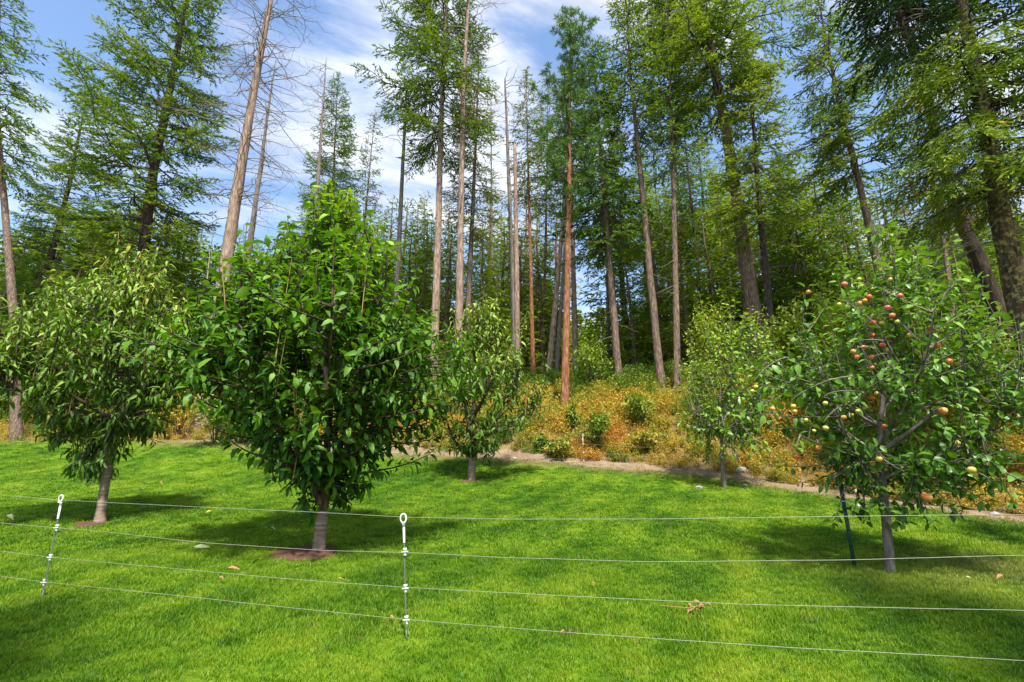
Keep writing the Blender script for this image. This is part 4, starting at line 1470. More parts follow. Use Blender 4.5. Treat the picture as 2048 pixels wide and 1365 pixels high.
    for i in range(shoots):
        l = limbs[r.randint(0, len(limbs))] if r.uniform() < .45 else sec[r.randint(0, len(sec))]
        S = l[r.randint(len(l) // 2, len(l))]
        up = shoot_len * r.uniform(.5, 1.25)
        top_ok = np.interp(S[0], [cx(zhi) - O[:, 2].max(), cx(zhi), cx(zhi) + O[:, 2].max()], [0, 1, 0])
        T = S + np.array([r.normal(0, .10) + .12 * (S[0] - cx(S[2])), r.normal(0, .10), up * (.55 + .6 * top_ok)])
        if top_py is not None:
            zl = at(1024, top_py, Y)[2] - 1.15 * abs(S[0] - cx(zhi)) * r.uniform(.6, 1.2) - .25 * abs(S[1] - Y)
            T[2] = max(S[2] + .3, min(T[2], zl - r.uniform(0, .35)))
        sh.append(bez(S, S + (T - S) * .3, S + (T - S) * .65, T, 7))
    sec, nsh = np.array(sec), len(sh)
    g = Geo()
    g.tubes(sec, np.linspace(.016, .005, 7)[None].repeat(len(sec), 0) * thick, 4, .3)
    localise(g, base)
    tag(link('branch_framework', g.mesh('branch_framework', True), M[limbmat], root), kind='stuff')
    allb = sec
    if nsh:
        g = Geo()
        g.tubes(np.array(sh), np.linspace(.010, .0035, 7)[None].repeat(nsh, 0) * thick, 4, .5)
        localise(g, base)
        tag(link('upright_shoots', g.mesh('upright_shoots', True), M['shoot_bark'], root), kind='stuff')
        allb = np.concatenate([sec, np.array(sh)])
    # leaves
    Ps, Ds, Ns, Ts = [], [], [], []
    for bi, b in enumerate(allb):
        ln = np.linalg.norm(np.diff(b, axis=0), axis=1).sum()
        m = max(4, int(ln * .9 / spacing))
        s = .12 + .88 * (np.arange(m) + r.uniform(0, 1, m)) / m
        f = s * 6
        k = np.minimum(f.astype(int), 5)
        w = (f - k)[:, None]
        P = b[k] * (1 - w) + b[k + 1] * w
        T = norm(b[k + 1] - b[k])
        az = np.arange(m) * 2.4 + r.normal(0, .5, m)
        e1 = norm(np.cross(T, np.array([.3, .2, 1.]) + 0 * T))
        e2 = np.cross(T, e1)
        out_ = e1 * np.cos(az)[:, None] + e2 * np.sin(az)[:, None]
        D = norm(out_ * .9 + T * r.uniform(.15, .6, (m, 1)) + np.array([0, 0, -1.]) * r.normal(droop, .25, (m, 1)))
        N = norm(np.array([0, 0, 1.]) + r.normal(0, .38, (m, 3)) + out_ * .15)
        Ps.append(P + D * leafL * .14)
        Ds.append(D)
        Ns.append(N)
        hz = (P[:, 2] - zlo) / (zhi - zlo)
        Ts.append(np.clip(tint0 + .75 * (hz - .52) + r.normal(0, .13, m) + .12 * (s - .5) + (.15 if bi >= len(sec) else 0), 0, 1))  # sunlit crown top and darker underside painted into the leaf tint by height
    P, D, N, T_ = map(np.concatenate, (Ps, Ds, Ns, Ts))
    if avoid is not None and len(avoid):
        A = np.asarray(avoid)
        C0 = np.array((0, 0, EYE))
        keep = np.ones(len(P), bool)
        pc = P + D * leafL * .5
        for a in A:
            ax = a - C0
            da = np.linalg.norm(ax)
            ax = ax / da
            rel = pc - C0
            tt = rel @ ax
            off = np.linalg.norm(rel - tt[:, None] * ax, axis=1)
            keep &= ~((tt < da + .05) & (off < .085) & (tt > da - 1.6))
        P, D, N, T_ = P[keep], D[keep], N[keep], T_[keep]
    n = len(P)
    L = leafL * r.uniform(.48, 1.2, n)
    W = L * wl * r.uniform(.85, 1.15, n)
    cu = curl * r.uniform(.3, 1.5, n)
    fo = fold * r.uniform(.5, 1.5, n)
    # the leaves that show largest become parts, the rest one mass
    px, py, dz_ = project(P + D * (L * .5)[:, None])
    view = norm(P - np.array((0, 0, EYE)))
    Nn = norm(N - D * np.sum(N * D, 1, keepdims=True))
    area = L * W * np.abs(np.sum(Nn * view, 1)) / dz_ ** 2
    cell = (np.floor(px / 14).astype(int) * 5000 + np.floor(py / 14).astype(int))
    order = np.argsort(dz_)
    _, first = np.unique(cell[order], return_index=True)
    front = order[first]
    inside = (px[front] > 0) & (px[front] < 2048) & (py[front] > 0) & (py[front] < 1365)
    front = front[inside]
    pick = front[np.argsort(-area[front])[:part_leaves]]
    rest = np.ones(n, bool)
    rest[pick] = False
    g = Geo()
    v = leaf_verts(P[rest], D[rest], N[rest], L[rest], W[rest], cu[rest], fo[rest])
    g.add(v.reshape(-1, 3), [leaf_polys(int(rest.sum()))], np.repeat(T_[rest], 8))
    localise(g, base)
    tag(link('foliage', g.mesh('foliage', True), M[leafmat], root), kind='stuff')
    lm = leaf_mesh(leafmat + name, curl, fold, wl, M[leafmat])
    S = np.cross(D, Nn)
    for i in pick:
        o_ = bpy.data.objects.new('leaf', lm)
        COL.objects.link(o_)
        o_.parent = root
        l_, w_ = L[i], W[i] / wl
        mtx = Matrix(((D[i, 0] * l_, -S[i, 0] * w_, Nn[i, 0] * l_, P[i, 0] - base[0]), (D[i, 1] * l_, -S[i, 1] * w_, Nn[i, 1] * l_, P[i, 1] - base[1]),
                      (D[i, 2] * l_, -S[i, 2] * w_, Nn[i, 2] * l_, P[i, 2] - base[2]), (0, 0, 0, 1)))
        o_.matrix_local = mtx
    return root, limbs, sec


CB = CHERRY_BASES
orchard_tree('cherry_tree', 'large leafy cherry tree left of centre with glossy dark leaves and pale trunk', 'cherry tree', CB['main'], CB['main'][1],
             [(1035, 600, 690), (985, 555, 740), (900, 478, 845), (820, 405, 915), (745, 305, 960), (690, 300, 958), (630, 365, 910), (570, 445, 850), (510, 505, 808), (450, 572, 768), (400, 622, 728), (366, 655, 705)],
             [(640, 1075), (644, 1035), (648, 1022)], .165, 61, 'cherry_leaf', .158, .42, 9, 640, .036, .6, .22, .12, 'limb_bark', 'cherry_bark', 90, 1.05, 300, None, .45, top_py=368)
orchard_tree('cherry_tree', 'wide cherry tree with narrow curled olive leaves near the left edge', 'cherry tree', CB['left'], CB['left'][1],
             [(965, 150, 225), (910, 115, 275), (850, 40, 345), (790, -15, 390), (720, -40, 425), (650, -10, 420), (600, 90, 385), (560, 150, 365), (520, 205, 345), (485, 262, 312)],
             [(205, 1000), (214, 940), (228, 885)], .15, 62, 'olive_leaf', .158, .30, 8, 600, .038, 1.2, .5, .38, 'limb_bark', 'cherry_bark', 80, 1.05, 300, None, .52, top_py=482)
orchard_tree('cherry_tree', 'smaller cherry tree with curled drooping leaves at the back centre of the lawn', 'cherry tree', CB['mid'], CB['mid'][1],
             [(925, 920, 985), (890, 890, 1030), (850, 855, 1090), (800, 835, 1115), (750, 840, 1110), (700, 865, 1070), (660, 890, 1035), (620, 910, 1015), (590, 930, 995)],
             [(944, 940), (946, 915)], .22, 63, 'olive_leaf', .21, .30, 7, 290, .056, 1.1, .5, .45, 'limb_bark', 'cherry_bark', 16, 1.1, 240, None, .58)
orchard_tree('cherry_tree', 'small cherry tree almost hidden behind the large leafy one', 'cherry tree', CB['hidden'], CB['hidden'][1],
             [(928, 535, 565), (890, 510, 600), (850, 495, 620), (800, 500, 615), (760, 520, 590)],
             [(550, 930), (551, 918)], .2, 64, 'cherry_leaf', .26, .4, 5, 40, .1, .8, .3, .5, 'limb_bark', 'cherry_bark', 4, .8, 60, None, .4)

# apples first, so that the leaves can leave room for them
AB = on_ground(1779, 1146)
AY = AB[1]
APPLES = [(525, 217, 'r', 15), (579, 199, 'y', 11), (394, 245, 'o', 11), (506, 290, 'y', 11), (538, 300, 'y', 12), (579, 286, 'o', 13), (600, 277, 'o', 12), (615, 262, 'r', 13), (728, 258, 'r', 13),
          (684, 302, 'r', 15), (700, 331, 'r', 14), (629, 357, 'r', 14), (661, 357, 'y', 12), (719, 354, 'y', 14), (840, 379, 'r', 13), (765, 402, 'o', 13), (625, 402, 'r', 13), (664, 438, 'r', 13),
          (594, 446, 'r', 12), (557, 461, 'o', 12), (571, 481, 'o', 12), (625, 481, 'o', 12), (866, 440, 'r', 14), (678, 458, 'o', 10), (806, 481, 'o', 11), (907, 498, 'o', 16), (937, 507, 'y', 13),
          (627, 520, 'r', 10), (643, 614, 'y', 11), (628, 631, 'r', 9), (456, 650, 'y', 12), (340, 661, 'y', 12), (345, 680, 'o', 11), (263, 670, 'o', 12), (190, 606, 'y', 11), (203, 590, 'y', 11),
          (387, 711, 'y', 11), (523, 701, 'o', 12), (553, 692, 'o', 8), (574, 678, 'y', 10), (457, 740, 'y', 13), (415, 750, 'y', 9), (672, 732, 'r', 12), (885, 678, 'o', 19), (868, 668, 'y', 13),
          (430, 813, 'o', 13), (357, 846, 'r', 11), (652, 853, 'y', 14), (825, 991, 'o', 22), (988, 893, 'y', 18), (935, 795, 'y', 14), (692, 199, 'o', 11)]
ra = random.Random(5)
apple_pts = []
for (ax, ay, c, dpx) in APPLES:
    px, py = 1400 + ax * .5496, 450 + ay * .5496
    dep = AY - ra.uniform(.1, .9) - (.4 if dpx > 15 else 0)
    apple_pts.append(at(px, py, dep))
apple_root, a_limbs, a_sec = orchard_tree(
    'apple_tree', 'apple tree hung with red and yellow apples beside the leaning green post', 'apple tree', AB, AY,
    [(1055, 1690, 1890), (1000, 1630, 1990), (920, 1580, 2040), (840, 1535, 2060), (760, 1470, 2060), (690, 1510, 2040), (620, 1590, 2000), (560, 1640, 1920), (510, 1680, 1860), (465, 1715, 1800), (440, 1740, 1775)],
    [(1774, 1060), (1768, 1000), (1764, 960)], .10, 65, 'apple_leaf', .115, .52, 7, 400, .042, .4, .3, .18, 'apple_bark', 'apple_bark', 26, .6, 300, list(apple_pts) + [at(a_, b_, AY - .05) for a_, b_ in ((1673, 926), (1675, 940), (1678, 956), (1681, 972), (1684, 988))], .55, .85, upright=.25, thick=.6, top_py=425, fruit=apple_pts)


def apple_mesh(mat, name):
    g = Geo()
    ph = np.linspace(0, math.pi, 9)
    prof_r = np.sin(ph) * (1 + .10 * np.cos(ph))
    prof_z = np.cos(ph) * .86
    prof_z[0] -= .16
    prof_z[-1] += .10
    prof_r[0] = prof_r[-1] = .02
    S = 14
    a = np.arange(S) * 2 * math.pi / S
    V_ = np.stack([prof_r[:, None] * np.cos(a), prof_r[:, None] * np.sin(a), np.broadcast_to(prof_z[:, None], (9, S))], -1)
    k = np.arange(8)[:, None] * S
    s = np.arange(S)[None]
    s2 = (s + 1) % S
    g.add(V_.reshape(-1, 3) * .05, [np.stack([k + s, k + S + s, k + S + s2, k + s2], -1).reshape(-1, 4)])
    me = g.mesh(name, True)
    me.materials.append(mat)
    return me


stem_me = Geo()
stem_me.tubes(np.array([[0, 0, .032], [.002, 0, .05], [.006, .002, .075]]), np.array([.003, .0025, .003]), 5)
stem_me = stem_me.mesh('stem', True)
stem_me.materials.append(M['twig_dark'])
AM = {'r': apple_mesh(M['apple_red'], 'apple'), 'o': apple_mesh(M['apple_orange'], 'apple'), 'y': apple_mesh(M['apple_yellow'], 'apple')}
AL = {'r': 'ripe red apple', 'o': 'orange blushed yellow apple', 'y': 'yellow green apple'}
for (ax, ay, c, dpx), p in zip(APPLES, apple_pts):
    o = bpy.data.objects.new('apple', AM[c])
    COL.objects.link(o)
    o.parent = apple_root
    rad_px = dpx * .5496 * 1.12
    size = rad_px / FPX * (p[1]) / .05 * .70
    o.location = Vector(p) - Vector(AB)
    o.scale = (size,) * 3
    o.rotation_euler = (ra.uniform(-.35, .35), ra.uniform(-.35, .35), ra.uniform(0, 6.28))
    o['label'] = AL[c]
    st = bpy.data.objects.new('stem', stem_me)
    COL.objects.link(st)
    st.parent = o

SB = on_ground(1449, 975)
orchard_tree('young_tree', 'slim young fruit tree with light green leaves at the back right of the lawn', 'young tree', SB, SB[1],
             [(925, 1410, 1480), (900, 1365, 1545), (840, 1345, 1575), (790, 1340, 1575), (740, 1345, 1570), (700, 1360, 1555), (650, 1390, 1530), (610, 1420, 1500)],
             [(1446, 945), (1444, 900)], .12, 66, 'young_leaf', .155, .5, 6, 230, .06, .4, .3, .15, 'apple_bark', 'apple_bark', 22, 1.0, 200, None, .5, upright=.5)

# a branch of the neighbouring apple tree reaches in at the right edge: its tree stands just outside the picture
NB = np.array([7.35, 6.6, gz(7.35, 6.6)])
orchard_tree('young_tree', 'apple tree just beyond the right edge with one leafy branch reaching in', 'young tree', NB, NB[1],
             [(900, 2080, 2240), (820, 2050, 2290), (740, 2020, 2300), (640, 2010, 2290), (560, 2070, 2230), (480, 2120, 2170)],
             [(2150, 1000), (2146, 940)], .12, 67, 'apple_leaf', .125, .52, 6, 70, .06, .4, .3, .2, 'apple_bark', 'apple_bark', 6, .6, 60, None, .52, upright=.3)


# ---------------------------------------------------------------- shrubs on the bank
def shrub(label, px, py, wpx, hpx, tint, seed, mat='shrub_leaf', leaf=.13, n=900, group=None):
    r = np.random.RandomState(seed)
    p = on_ground(px, py, 8)
    k = p[1] / FPX
    w, h = wpx * k * .5, hpx * k
    root = thing('shrub', label, 'shrub', p, group)
    ns = 16
    az = r.uniform(0, 6.283, ns)
    ro = w * np.sqrt(r.uniform(.05, 1, ns))
    tip = np.stack([ro * np.cos(az), ro * np.sin(az), h * (1.0 - .45 * (ro / w) ** 2) * r.uniform(.75, 1.05, ns)], 1)
    t = np.linspace(0, 1, 6)[None, :, None]
    pts = tip[:, None] * t * np.array([1, 1, 1]) + np.array([0, 0, 1.]) * (h * .18 * np.sin(np.pi * t)) + np.cumsum(r.normal(0, .012, (ns, 6, 3)), 1)
    pts[:, 0] = np.array([0, 0, -.1])
    g = Geo()
    g.tubes(pts, np.broadcast_to(np.linspace(.018, .005, 6), (ns, 6)), 4)
    tag(link('stem_cluster', g.mesh('stem_cluster'), M['twig_dark'], root), kind='stuff')
    i = r.randint(0, ns, n)
    s = np.clip(r.beta(2.2, 1.2, n), .15, 1) * 5
    kx = np.minimum(s.astype(int), 4)
    P = pts[i, kx] * (1 - (s - kx))[:, None] + pts[i, kx + 1] * (s - kx)[:, None] + r.normal(0, 1, (n, 3)) * np.array([w, w, h]) * .11
    P[:, 2] = np.maximum(P[:, 2], .03)
    D = norm(r.normal(0, 1, (n, 3)) + np.array([0, 0, -.2]))
    N = norm(r.normal(0, .5, (n, 3)) + np.array([0, 0, 1.]))
    L = leaf * r.uniform(.6, 1.25, n)
    v = leaf_verts(P, D, N, L, L * .5, .5, .25)
    g = Geo()
    g.add(v.reshape(-1, 3), [leaf_polys(n)], np.repeat(np.clip(tint + r.normal(0, .14, n), 0, 1), 8))
    tag(link('foliage', g.mesh('foliage', True), M[mat], root), kind='stuff')
    return root


shrub('bright green leafy shrub low on the bank right of the back fence post', 1190, 905, 90, 85, .35, 71)
shrub('rounded olive shrub on the bank below the slender trunks', 1290, 860, 90, 85, .6, 72)
shrub('small grey green shrub at the foot of the orange pine', 1150, 870, 34, 66, .55, 73, n=400)
shrub('broad yellow green bush at the far left end of the lawn', 430, 888, 150, 110, .55, 74, n=1500)
shrub('tall orange tinged bush behind the left cherry tree', 352, 880, 95, 105, .62, 75, 'scrub_leaf', n=1100)
shrub('dark green low bush at the back edge of the lawn beside the large cherry', 480, 886, 60, 55, .2, 76, n=500)
shrub('large yellow green bush on the crest behind the orange pine', 1185, 785, 120, 105, .55, 77, n=1600)
shrub('light green bush on the crest between orange pine and dense fir', 1215, 770, 70, 70, .85, 78, n=800)
shrub('light green bush between the two slender trunks on the crest', 1420, 800, 70, 90, .8, 79, n=900)
shrub('orange brown bush behind the slim young fruit tree', 1545, 870, 80, 60, .85, 80, 'scrub_leaf', n=800)
shrub('yellow green bush at the foot of the slanting black trunk', 1985, 830, 110, 110, .8, 81, n=1500)
shrub('green bush behind the apple tree at the right', 1870, 840, 100, 100, .55, 82, n=1200)
shrub('yellow bush low at the lawn edge under the back fence wire', 1120, 918, 70, 40, .40, 83, 'scrub_leaf', n=700)
shrub('small green bush at the dirt path right of the middle cherry', 1085, 905, 44, 34, .3, 84, n=400)
shrub('golden bush at the dirt path between fence post and young tree', 1300, 905, 90, 45, .5, 85, 'scrub_leaf', n=800)
shrub('reddish brown bush near the trunk of the leftmost fir', 45, 815, 90, 95, .85, 86, 'scrub_leaf', n=900)

# light green broadleaf saplings along the forest edge
SAPLINGS = [
    ('light green sapling thicket at the forest edge behind the far left of the cherry tree', 60, 800, 130, 190, .75),
    ('tall light green sapling between the leftmost fir and the slim leaning fir', 125, 800, 110, 250, .6),
    ('bushy yellow green sapling right behind the top of the left cherry tree', 330, 800, 150, 230, .8),
    ('light green sapling between the thick dead tree and the large cherry', 400, 810, 100, 170, .7),
    ('light green sapling behind the slim young fruit tree', 1440, 790, 110, 200, .8),
    ('green sapling left of the apple tree under the matted clump fir', 1590, 815, 120, 210, .6),
    ('tall light green sapling behind the left boughs of the apple tree', 1660, 815, 150, 290, .75),
    ('broad green sapling directly behind the apple tree trunk', 1755, 810, 160, 250, .65),
    ('yellow green sapling behind the right boughs of the apple tree', 1850, 815, 140, 230, .8),
    ('light green sapling below the slanting black trunk', 1935, 820, 130, 190, .85),
    ('bright sapling at the right edge below the lichen spruce', 2030, 850, 130, 190, .8),
]
for i_, (lab, px, py, w_, h_, tn) in enumerate(SAPLINGS):
    o = shrub(lab, px, py, w_, h_, tn, 120 + i_, 'shrub_leaf', .15, 2600)
    o.name = 'sapling'
    o['category'] = 'sapling'

# ---------------------------------------------------------------- fence along the front
WHITE, BLACK, ROPE = M['white_plastic'], M['black_plastic'], M['rope']


def step_post(parent_root, base, top, wire_pts, scale=.82, name='post', detail=True):
    """step-in post: dark rod, white pigtail handle, white clips where the wires run"""
    base, top = np.asarray(base, float), np.asarray(top, float)
    ax = norm(top - base)
    Ln = np.linalg.norm(top - base)
    side = norm(np.cross(ax, np.array([0, 1., 0])))
    org = np.array(parent_root.location)
    g = Geo()
    g.tubes(np.stack([base - ax * .1 - org, base + ax * Ln * .07 - org, base + ax * Ln * .071 - org, base + ax * Ln * .80 - org]), np.array([.010, .010, .0065, .0065]) * scale, 8, .5, True)
    post = link(name, g.mesh(name, True), BLACK, parent_root)
    # handle sleeve
    g = Geo()
    g.tubes(np.stack([base + ax * Ln * .76 - org, base + ax * Ln * .93 - org]), np.array([.0105, .012]) * scale, 8, .5, True)
    # ring of the pigtail
    c = base + ax * Ln * .965 - org
    th = np.linspace(-.5 * math.pi, 1.62 * math.pi, 22)
    ring = c + .036 * scale * (np.cos(th)[:, None] * side * .82 + np.sin(th)[:, None] * ax * 1.15) + np.array([0, -1., 0]) * np.linspace(0, .03, 22)[:, None] * scale
    g.tubes(ring, np.full(22, .0085 * scale), 8, .5, True)
    link('pigtail_handle', g.mesh('pigtail_handle', True), WHITE, post)
    for wp in wire_pts:
        wp = np.asarray(wp, float)
        g = Geo()
        cc = wp - org
        g.tubes(np.stack([cc - ax * .032 * scale, cc + ax * .012 * scale, cc + ax * .0125 * scale, cc + ax * .034 * scale]), np.array([.0145, .0145, .0185, .0185]) * scale, 8, .5, True)
        g.tubes(np.stack([cc - ax * .0 - side * .03 * scale + np.array([0, -.012, 0]) * scale, cc + side * .03 * scale + np.array([0, -.012, 0]) * scale]), np.array([.007, .007]) * scale, 6, .5, True)
        link('insulator_clip', g.mesh('insulator_clip', True), WHITE, post)
    return post


PB, PA = on_ground(813, 1279), on_ground(84, 1197)
WIRES_A = [(122, 1001), (114, 1056), (101, 1115), (89, 1165)]
WIRES_B = [(807, 1036), (810, 1104), (811, 1177), (813, 1240)]
fence = thing('wire_fence', 'white wire fence with pigtail posts crossing the near lawn', 'fence', PB)
topB = at(807, 1029, PB[1] + .02)
topA = at(125, 991, PA[1] + .02)
wB = [at(px, py, PB[1] + .01) for px, py in WIRES_B]
wA = [at(px, py, PA[1] + .01) for px, py in WIRES_A]
step_post(fence, PB, topB, wB[1:])
step_post(fence, PA, topA, wA[1:])
# next posts just outside the frame
PC = np.array([3.9, 2.74, gz(3.9, 2.74)])
PD = np.array([-8.6, 6.3, gz(-8.6, 6.3)])
END = [(2048, 1030), (2048, 1110), (2048, 1223), (2048, 1321)]
yE = 2.95
wC = []
for (px, py), b in zip(END, wB):
    e = at(px, py, yE)
    wC.append(e + (e - b) * .22)
wC = np.array(wC)
PC = np.array([wC[:, 0].mean(), wC[:, 1].mean(), 0])
PC[2] = gz(PC[0], PC[1])
step_post(fence, PC, np.array([PC[0], PC[1], wC[0][2] + .05]), wC[1:])
wD = [np.array([PD[0], PD[1], PD[2] + h]) for h in (1.0, .72, .47, .23)]
step_post(fence, PD, PD + np.array([0, 0, 1.05]), wD[1:])
EXTRA = {1: [((185, 1061), .3), ((235, 1067), .35)]}
for i in range(4):
    pts = [wD[i], wA[i]]
    mids = {0: [(400, 1015), (640, 1026)], 1: [(180, 1060), (245, 1067), (400, 1084), (640, 1100)], 2: [(330, 1137), (560, 1158)], 3: [(300, 1187), (560, 1215)]}[i]
    for px, py in mids:
        f = (px - WIRES_A[i][0]) / (WIRES_B[i][0] - WIRES_A[i][0])
        # perspective-correct blend of depth between the two posts
        Yw = 1 / ((1 - f) / wA[i][1] + f / wB[i][1])
        pts.append(at(px, py, Yw))
    pts.append(wB[i])
    mids = {0: [(1000, 1040), (1300, 1040), (1700, 1034)], 1: [(1000, 1114), (1300, 1123), (1700, 1120)], 2: [(1100, 1193), (1500, 1212)], 3: [(1130, 1265), (1560, 1294)]}[i]
    for px, py in mids:
        f = (px - WIRES_B[i][0]) / (2048 - WIRES_B[i][0])
        Yw = 1 / ((1 - f) / wB[i][1] + f / yE)
        pts.append(at(px, py, Yw))
    e = at(*END[i], yE)
    pts += [e, wC[i]]
    pts = np.array(pts)
    cum = np.concatenate([[0], np.cumsum(np.linalg.norm(np.diff(pts, axis=0), axis=1))])
    u = np.linspace(0, cum[-1], 160)
    line = np.stack([np.interp(u, cum, pts[:, j]) for j in range(3)], 1)
    for _ in range(3):
        line[1:-1] = (line[:-2] + 2 * line[1:-1] + line[2:]) / 4
    line[:, 2] += np.cumsum(rs.normal(0, .0006, len(line))) * .6
    g = Geo()
    g.tubes(line - PB, np.full(len(line), .0014), 5)
    link('wire', g.mesh('wire', True), ROPE, fence)

# ---- second fence far back along the dirt path
FB = [on_ground(px, py, 9) for px, py in ((590, 900), (828, 912), (1168, 938), (1475, 958), (1722, 1040), (2150, 1195))]
back = thing('wire_fence', 'faint wire fence with thin white posts along the far dirt path', 'fence', FB[2])
tops = []
for p in FB:
    tp = p + np.array([0, 0, 1.02])
    ww = [p + np.array([0, 0, h]) for h in (.72, .47, .23)]
    step_post(back, p, tp, ww)
    tops.append([tp - np.array([0, 0, .04])] + ww)
tops = np.array(tops)
for i in range(4):
    pts = tops[:, i]
    cum = np.concatenate([[0], np.cumsum(np.linalg.norm(np.diff(pts, axis=0), axis=1))])
    u = np.linspace(0, cum[-1], 90)
    line = np.stack([np.interp(u, cum, pts[:, j]) for j in range(3)], 1)
    g = Geo()
    g.tubes(line - FB[2], np.full(len(line), .0016), 4)
    link('wire', g.mesh('wire', True), ROPE, back)

# ---------------------------------------------------------------- green steel post beside the apple tree
TB = on_ground(1710, 1137)
TT = at(1673, 924, TB[1] - .05)
tpost = thing('steel_post', 'dark green steel post with bare grey tip leaning beside the apple trunk', 'post', TB)
ax = norm(TT - TB)
Lp = np.linalg.norm(TT - TB)
q = Vector(ax).to_track_quat('Z', 'Y').to_matrix()
rotm = np.array(q)


def tbar(z0, z1):
    g = Geo()
    box_geo(g, rotm @ np.array([0, 0, (z0 + z1) / 2]), (.042, .008, z1 - z0), .5, rotm)
    box_geo(g, rotm @ np.array([0, .019, (z0 + z1) / 2]), (.008, .032, (z1 - z0) * .999), .5, rotm)
    return g


link('shaft', tbar(-.15, Lp * .82).mesh('shaft'), M['post_green'], tpost)
link('metal_tip', tbar(Lp * .8201, Lp).mesh('metal_tip'), M['post_metal'], tpost)
for k in range(16):
    g = Geo()
    box_geo(g, rotm @ np.array([0, -.009, .2 + k * .055]), (.014, .012, .016), .5, rotm)
    link('stud', g.mesh('stud'), M['post_green'], tpost)
g = Geo()
tie_z = Lp * .62
th = np.linspace(0, 2 * math.pi, 14)
g.tubes(np.array([rotm @ np.array([.032 * math.cos(a), .006 + .03 * math.sin(a), tie_z]) for a in th]), np.full(14, .006), 5)
g.tubes(np.array([rotm @ np.array([.03, 0, tie_z]), rotm @ np.array([.08, 0, tie_z - .015]), rotm @ np.array([.13, .02, tie_z + .01])]), np.array([.005, .004, .003]), 5)
link('tie', g.mesh('tie', True), WHITE, tpost)

# grey stake at the back by the boulder
SBk = on_ground(1475, 940, 9)
stake = thing('steel_post', 'short grey steel post behind the grey boulder at the dirt path', 'post', SBk)
g = Geo()
hs_ = .55
box_geo(g, (0, 0, hs_ / 2 - .1), (.045, .01, hs_ + .2))
box_geo(g, (0, .02, hs_ / 2 - .1), (.01, .034, hs_ + .198))
link('shaft', g.mesh('shaft'), M['post_green'], stake)


# ---------------------------------------------------------------- stones
def rock(label, px, py, wpx, hpx, seed, group=None):
    r = np.random.RandomState(seed)
    p = on_ground(px, py, 5)
    k = p[1] / FPX
    import bmesh
    bm = bmesh.new()
    bmesh.ops.create_icosphere(bm, subdivisions=2, radius=1)
    ax_ = norm(r.normal(0, 1, (7, 3)))
    for v in bm.verts:
        c = np.array(v.co)
        for a in ax_:
            d_ = c @ a
            if d_ > .72:
                c -= a * (d_ - .72) * .9
        v.co = Vector(c * np.array([wpx * k * .55, wpx * k * .42, hpx * k * .75]) * (1 + r.normal(0, .02)))
    me = bpy.data.meshes.new('rock')
    bm.to_mesh(me)
    bm.free()
    o_ = link('rock', me, M['rock'])
    o_.location = p + np.array([0, 0, hpx * k * .25])
    o_.rotation_euler = (0, 0, r.uniform(0, 6))
    return tag(o_, label, 'rock', group)


rock('flat grey boulder at the dirt path beside the young fruit tree', 1478, 945, 26, 12, 91)
rock('pale flat stone left of the grey boulder at the dirt path', 1462, 943, 18, 7, 92)
rock('small pale stone on the lawn left of the young fruit tree', 1398, 977, 14, 5, 93)
rock('small grey stone on the lawn right of the young fruit tree', 1490, 973, 12, 5, 94)
rock('pale stone in the orange undergrowth right of the back fence post', 1322, 893, 12, 8, 95)
rock('small stone on the dirt path below the undergrowth', 1400, 932, 10, 6, 96)
rock('pale stone at the right end of the dirt path', 1990, 1030, 22, 6, 97)
rock('small brown stone lying on the dirt path behind the middle cherry', 1030, 918, 9, 4, 98)

# ---------------------------------------------------------------- mulch rings
for nm, (mx_, my_, rx, ry), lab in zip(('main', 'left', 'mid'), MULCH, ('red brown mulch ring around the large cherry trunk', 'thin mulch ring around the left cherry trunk', 'dark mulch ring around the middle cherry trunk')):
    rr_, aa = np.meshgrid(np.linspace(0, 1, 7), np.arange(28) * 2 * math.pi / 28, indexing='ij')
    wb = 1 + .1 * np.sin(aa * 3 + mx_) + .05 * np.sin(aa * 7)
    xx, yy = mx_ + rx * rr_ * wb * np.cos(aa), my_ + ry * rr_ * wb * np.sin(aa)
    zz = ground(xx, yy) + .022 * (1 - rr_ ** 4) + .006 + rs.normal(0, .004, xx.shape) * (rr_ < .95)
    S = 28
    k = np.arange(6)[:, None] * S
    s = np.arange(S)[None]
    s2 = (s + 1) % S
    me = make_mesh('mulch', np.stack([xx, yy, zz], -1).reshape(-1, 3), [np.stack([k + s, k + S + s, k + S + s2, k + s2], -1).reshape(-1, 4)], True)
    tag(link('mulch', me, M['mulch']), lab, 'mulch', kind='stuff')


# ---------------------------------------------------------------- fallen leaves on the lawn
def fallen(label, px, py, Lpx, wl, mat, seed, curl=.8, fold=.3):
    r = np.random.RandomState(seed)
    p = on_ground(px, py)
    L = Lpx * np.hypot(p[1], p[0]) / FPX
    a = r.uniform(-.5, .5) + (math.pi if r.uniform() < .5 else 0)
    v = leaf_verts(np.zeros((1, 3)), np.array([[math.cos(a), math.sin(a), .1]]), np.array([[r.normal(0, .2), r.normal(-.3, .2), 1.]]), L, L * wl, curl, fold)[0]
    v -= np.array([v[:, 0].mean(), v[:, 1].mean(), v[:, 2].min()])
    me = make_mesh('fallen_leaf', v, [LEAF_T], True, np.full(8, .5))
    o_ = link('fallen_leaf', me, M[mat])
    o_.location = p + np.array([0, 0, .05])
    return tag(o_, label, 'leaf')


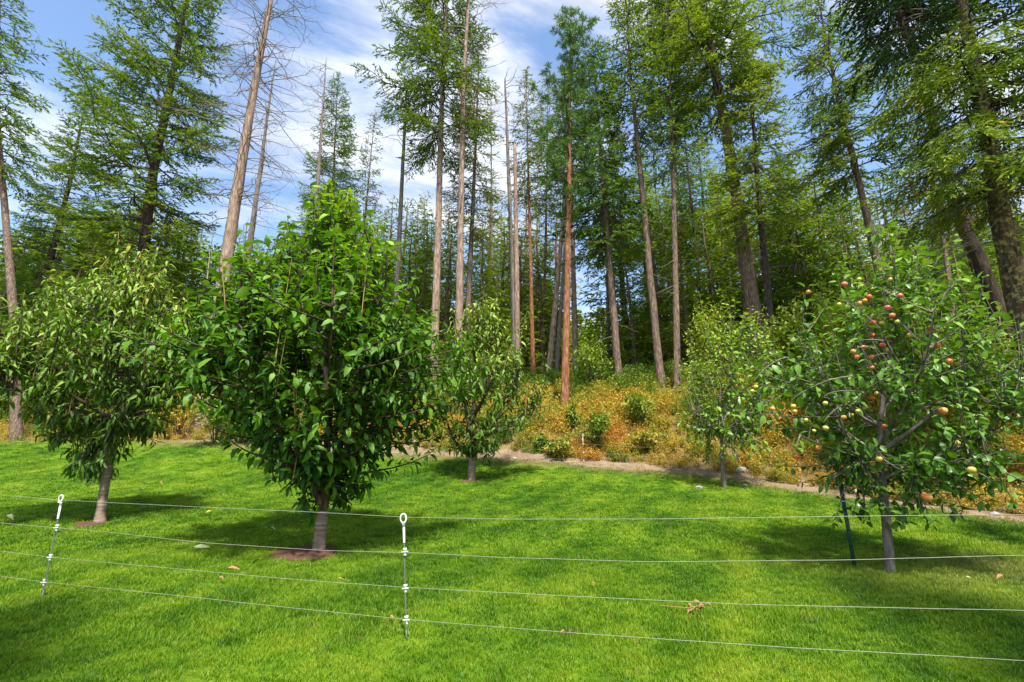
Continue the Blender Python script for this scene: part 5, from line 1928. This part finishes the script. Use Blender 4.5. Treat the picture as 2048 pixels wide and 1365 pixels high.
fallen('pale green fallen leaf lying left of the large cherry trunk', 402, 1104, 28, .35, 'pale_leaf', 1, .2, .1)
fallen('tan curled fallen leaf upper of two below the large cherry', 512, 1138, 16, .5, 'dead_leaf', 2)
fallen('long tan dry leaf lying on the third wire line left of centre', 466, 1151, 20, .3, 'dead_leaf', 3, .5, .6)
fallen('yellow fallen leaf on the lawn left of the centre post', 683, 1178, 18, .4, 'yellow_leaf', 4)
fallen('small orange leaf on the lawn below the third wire', 441, 1170, 9, .5, 'dead_leaf', 5)
fallen('small yellow leaf on the lawn between the two near cherry trunks', 414, 1033, 9, .5, 'yellow_leaf', 6)
fallen('small pale leaf left of the mulch at the large cherry', 545, 1068, 11, .4, 'pale_leaf', 7)
fallen('tan leaf on the grass beside the left white post', 109, 1043, 11, .5, 'dead_leaf', 8)
fallen('pale leaf on the grass at the far left near the post', 17, 1047, 15, .4, 'pale_leaf', 9)
fallen('small tan leaf on the grass just left of the second wire post', 171, 1100, 11, .4, 'dead_leaf', 10)
fallen('small orange leaf on the grass right of the centre post handle', 827, 1066, 10, .4, 'dead_leaf', 11)
fallen('small reddish leaf beside the foot of the centre post', 783, 1250, 8, .6, 'dead_leaf', 12)
fallen('lone reddish leaf on the lawn below the fourth wire', 1125, 1281, 9, .7, 'dead_leaf', 13)
fallen('small orange leaf on the lawn near the third wire in the middle', 1189, 1181, 9, .5, 'dead_leaf', 14)
fallen('brown leaf on the shaded grass at the far right', 2003, 1169, 12, .4, 'dead_leaf', 15)
fallen('small pale leaf under the apple tree at the right', 1943, 1171, 9, .5, 'pale_leaf', 16)
fallen('dark brown fallen leaf on the far left part of the lawn', 320, 973, 8, .6, 'dead_leaf', 17)

# withered twig with brown leaves
DT = on_ground(1395, 1232)
twig = thing('fallen_twig', 'withered twig with brown leaves lying on the lawn right of centre', 'twig', DT + np.array([0, 0, .05]))
g = Geo()
k = DT[1] / FPX
g.tubes(np.array([(-62 * k, .06, .02), (-40 * k, .02, .015), (-15 * k, .0, .01), (12 * k, .02, .03), (25 * k, .05, .04)]), np.array([.003, .004, .004, .003, .002]), 5)
link('stem', g.mesh('stem', True), M['dead_leaf'], twig)
rr_ = np.random.RandomState(3)
for i in range(13):
    c = np.array([rr_.uniform(-14, 27) * k, rr_.uniform(-.05, .10), rr_.uniform(.0, .05)])
    L = rr_.uniform(7, 13) * k
    a = rr_.uniform(0, 6.28)
    v = leaf_verts(c[None], np.array([[math.cos(a), math.sin(a), rr_.uniform(-.1, .5)]]), np.array([[rr_.normal(0, .5), -.5, 1.]]), L, L * .5, 1.0, .4)[0]
    link('leaf', make_mesh('leaf', v, [LEAF_T], True, np.full(8, .5)), M['dead_leaf'], twig)

# ---------------------------------------------------------------- two firs just behind the camera, whose shade falls on the near corners of the lawn
for (tx, ty, H, lab) in ((-2.3, -3.0, 14, 'fir behind the viewpoint shading the near left lawn corner'), (5.6, -2.6, 15, 'fir behind the viewpoint shading the near right lawn corner'), (-3.7, -3.3, 15.5, 'fir behind the viewpoint, second from the left, shading the near lawn')):
    seed += 1
    t_ = plant('tallslim', 'fir_tree', lab, 'fir tree', 1024, 20, H, seed, 'shade trees behind the viewpoint')
    t_.location = (tx, ty, gz(tx, ty))

print('TRIS', sum(len(m.loops) - 2 * len(m.polygons) for m in {o.data for o in SC.objects if o.type == 'MESH'}), 'OBJ', len(SC.objects))
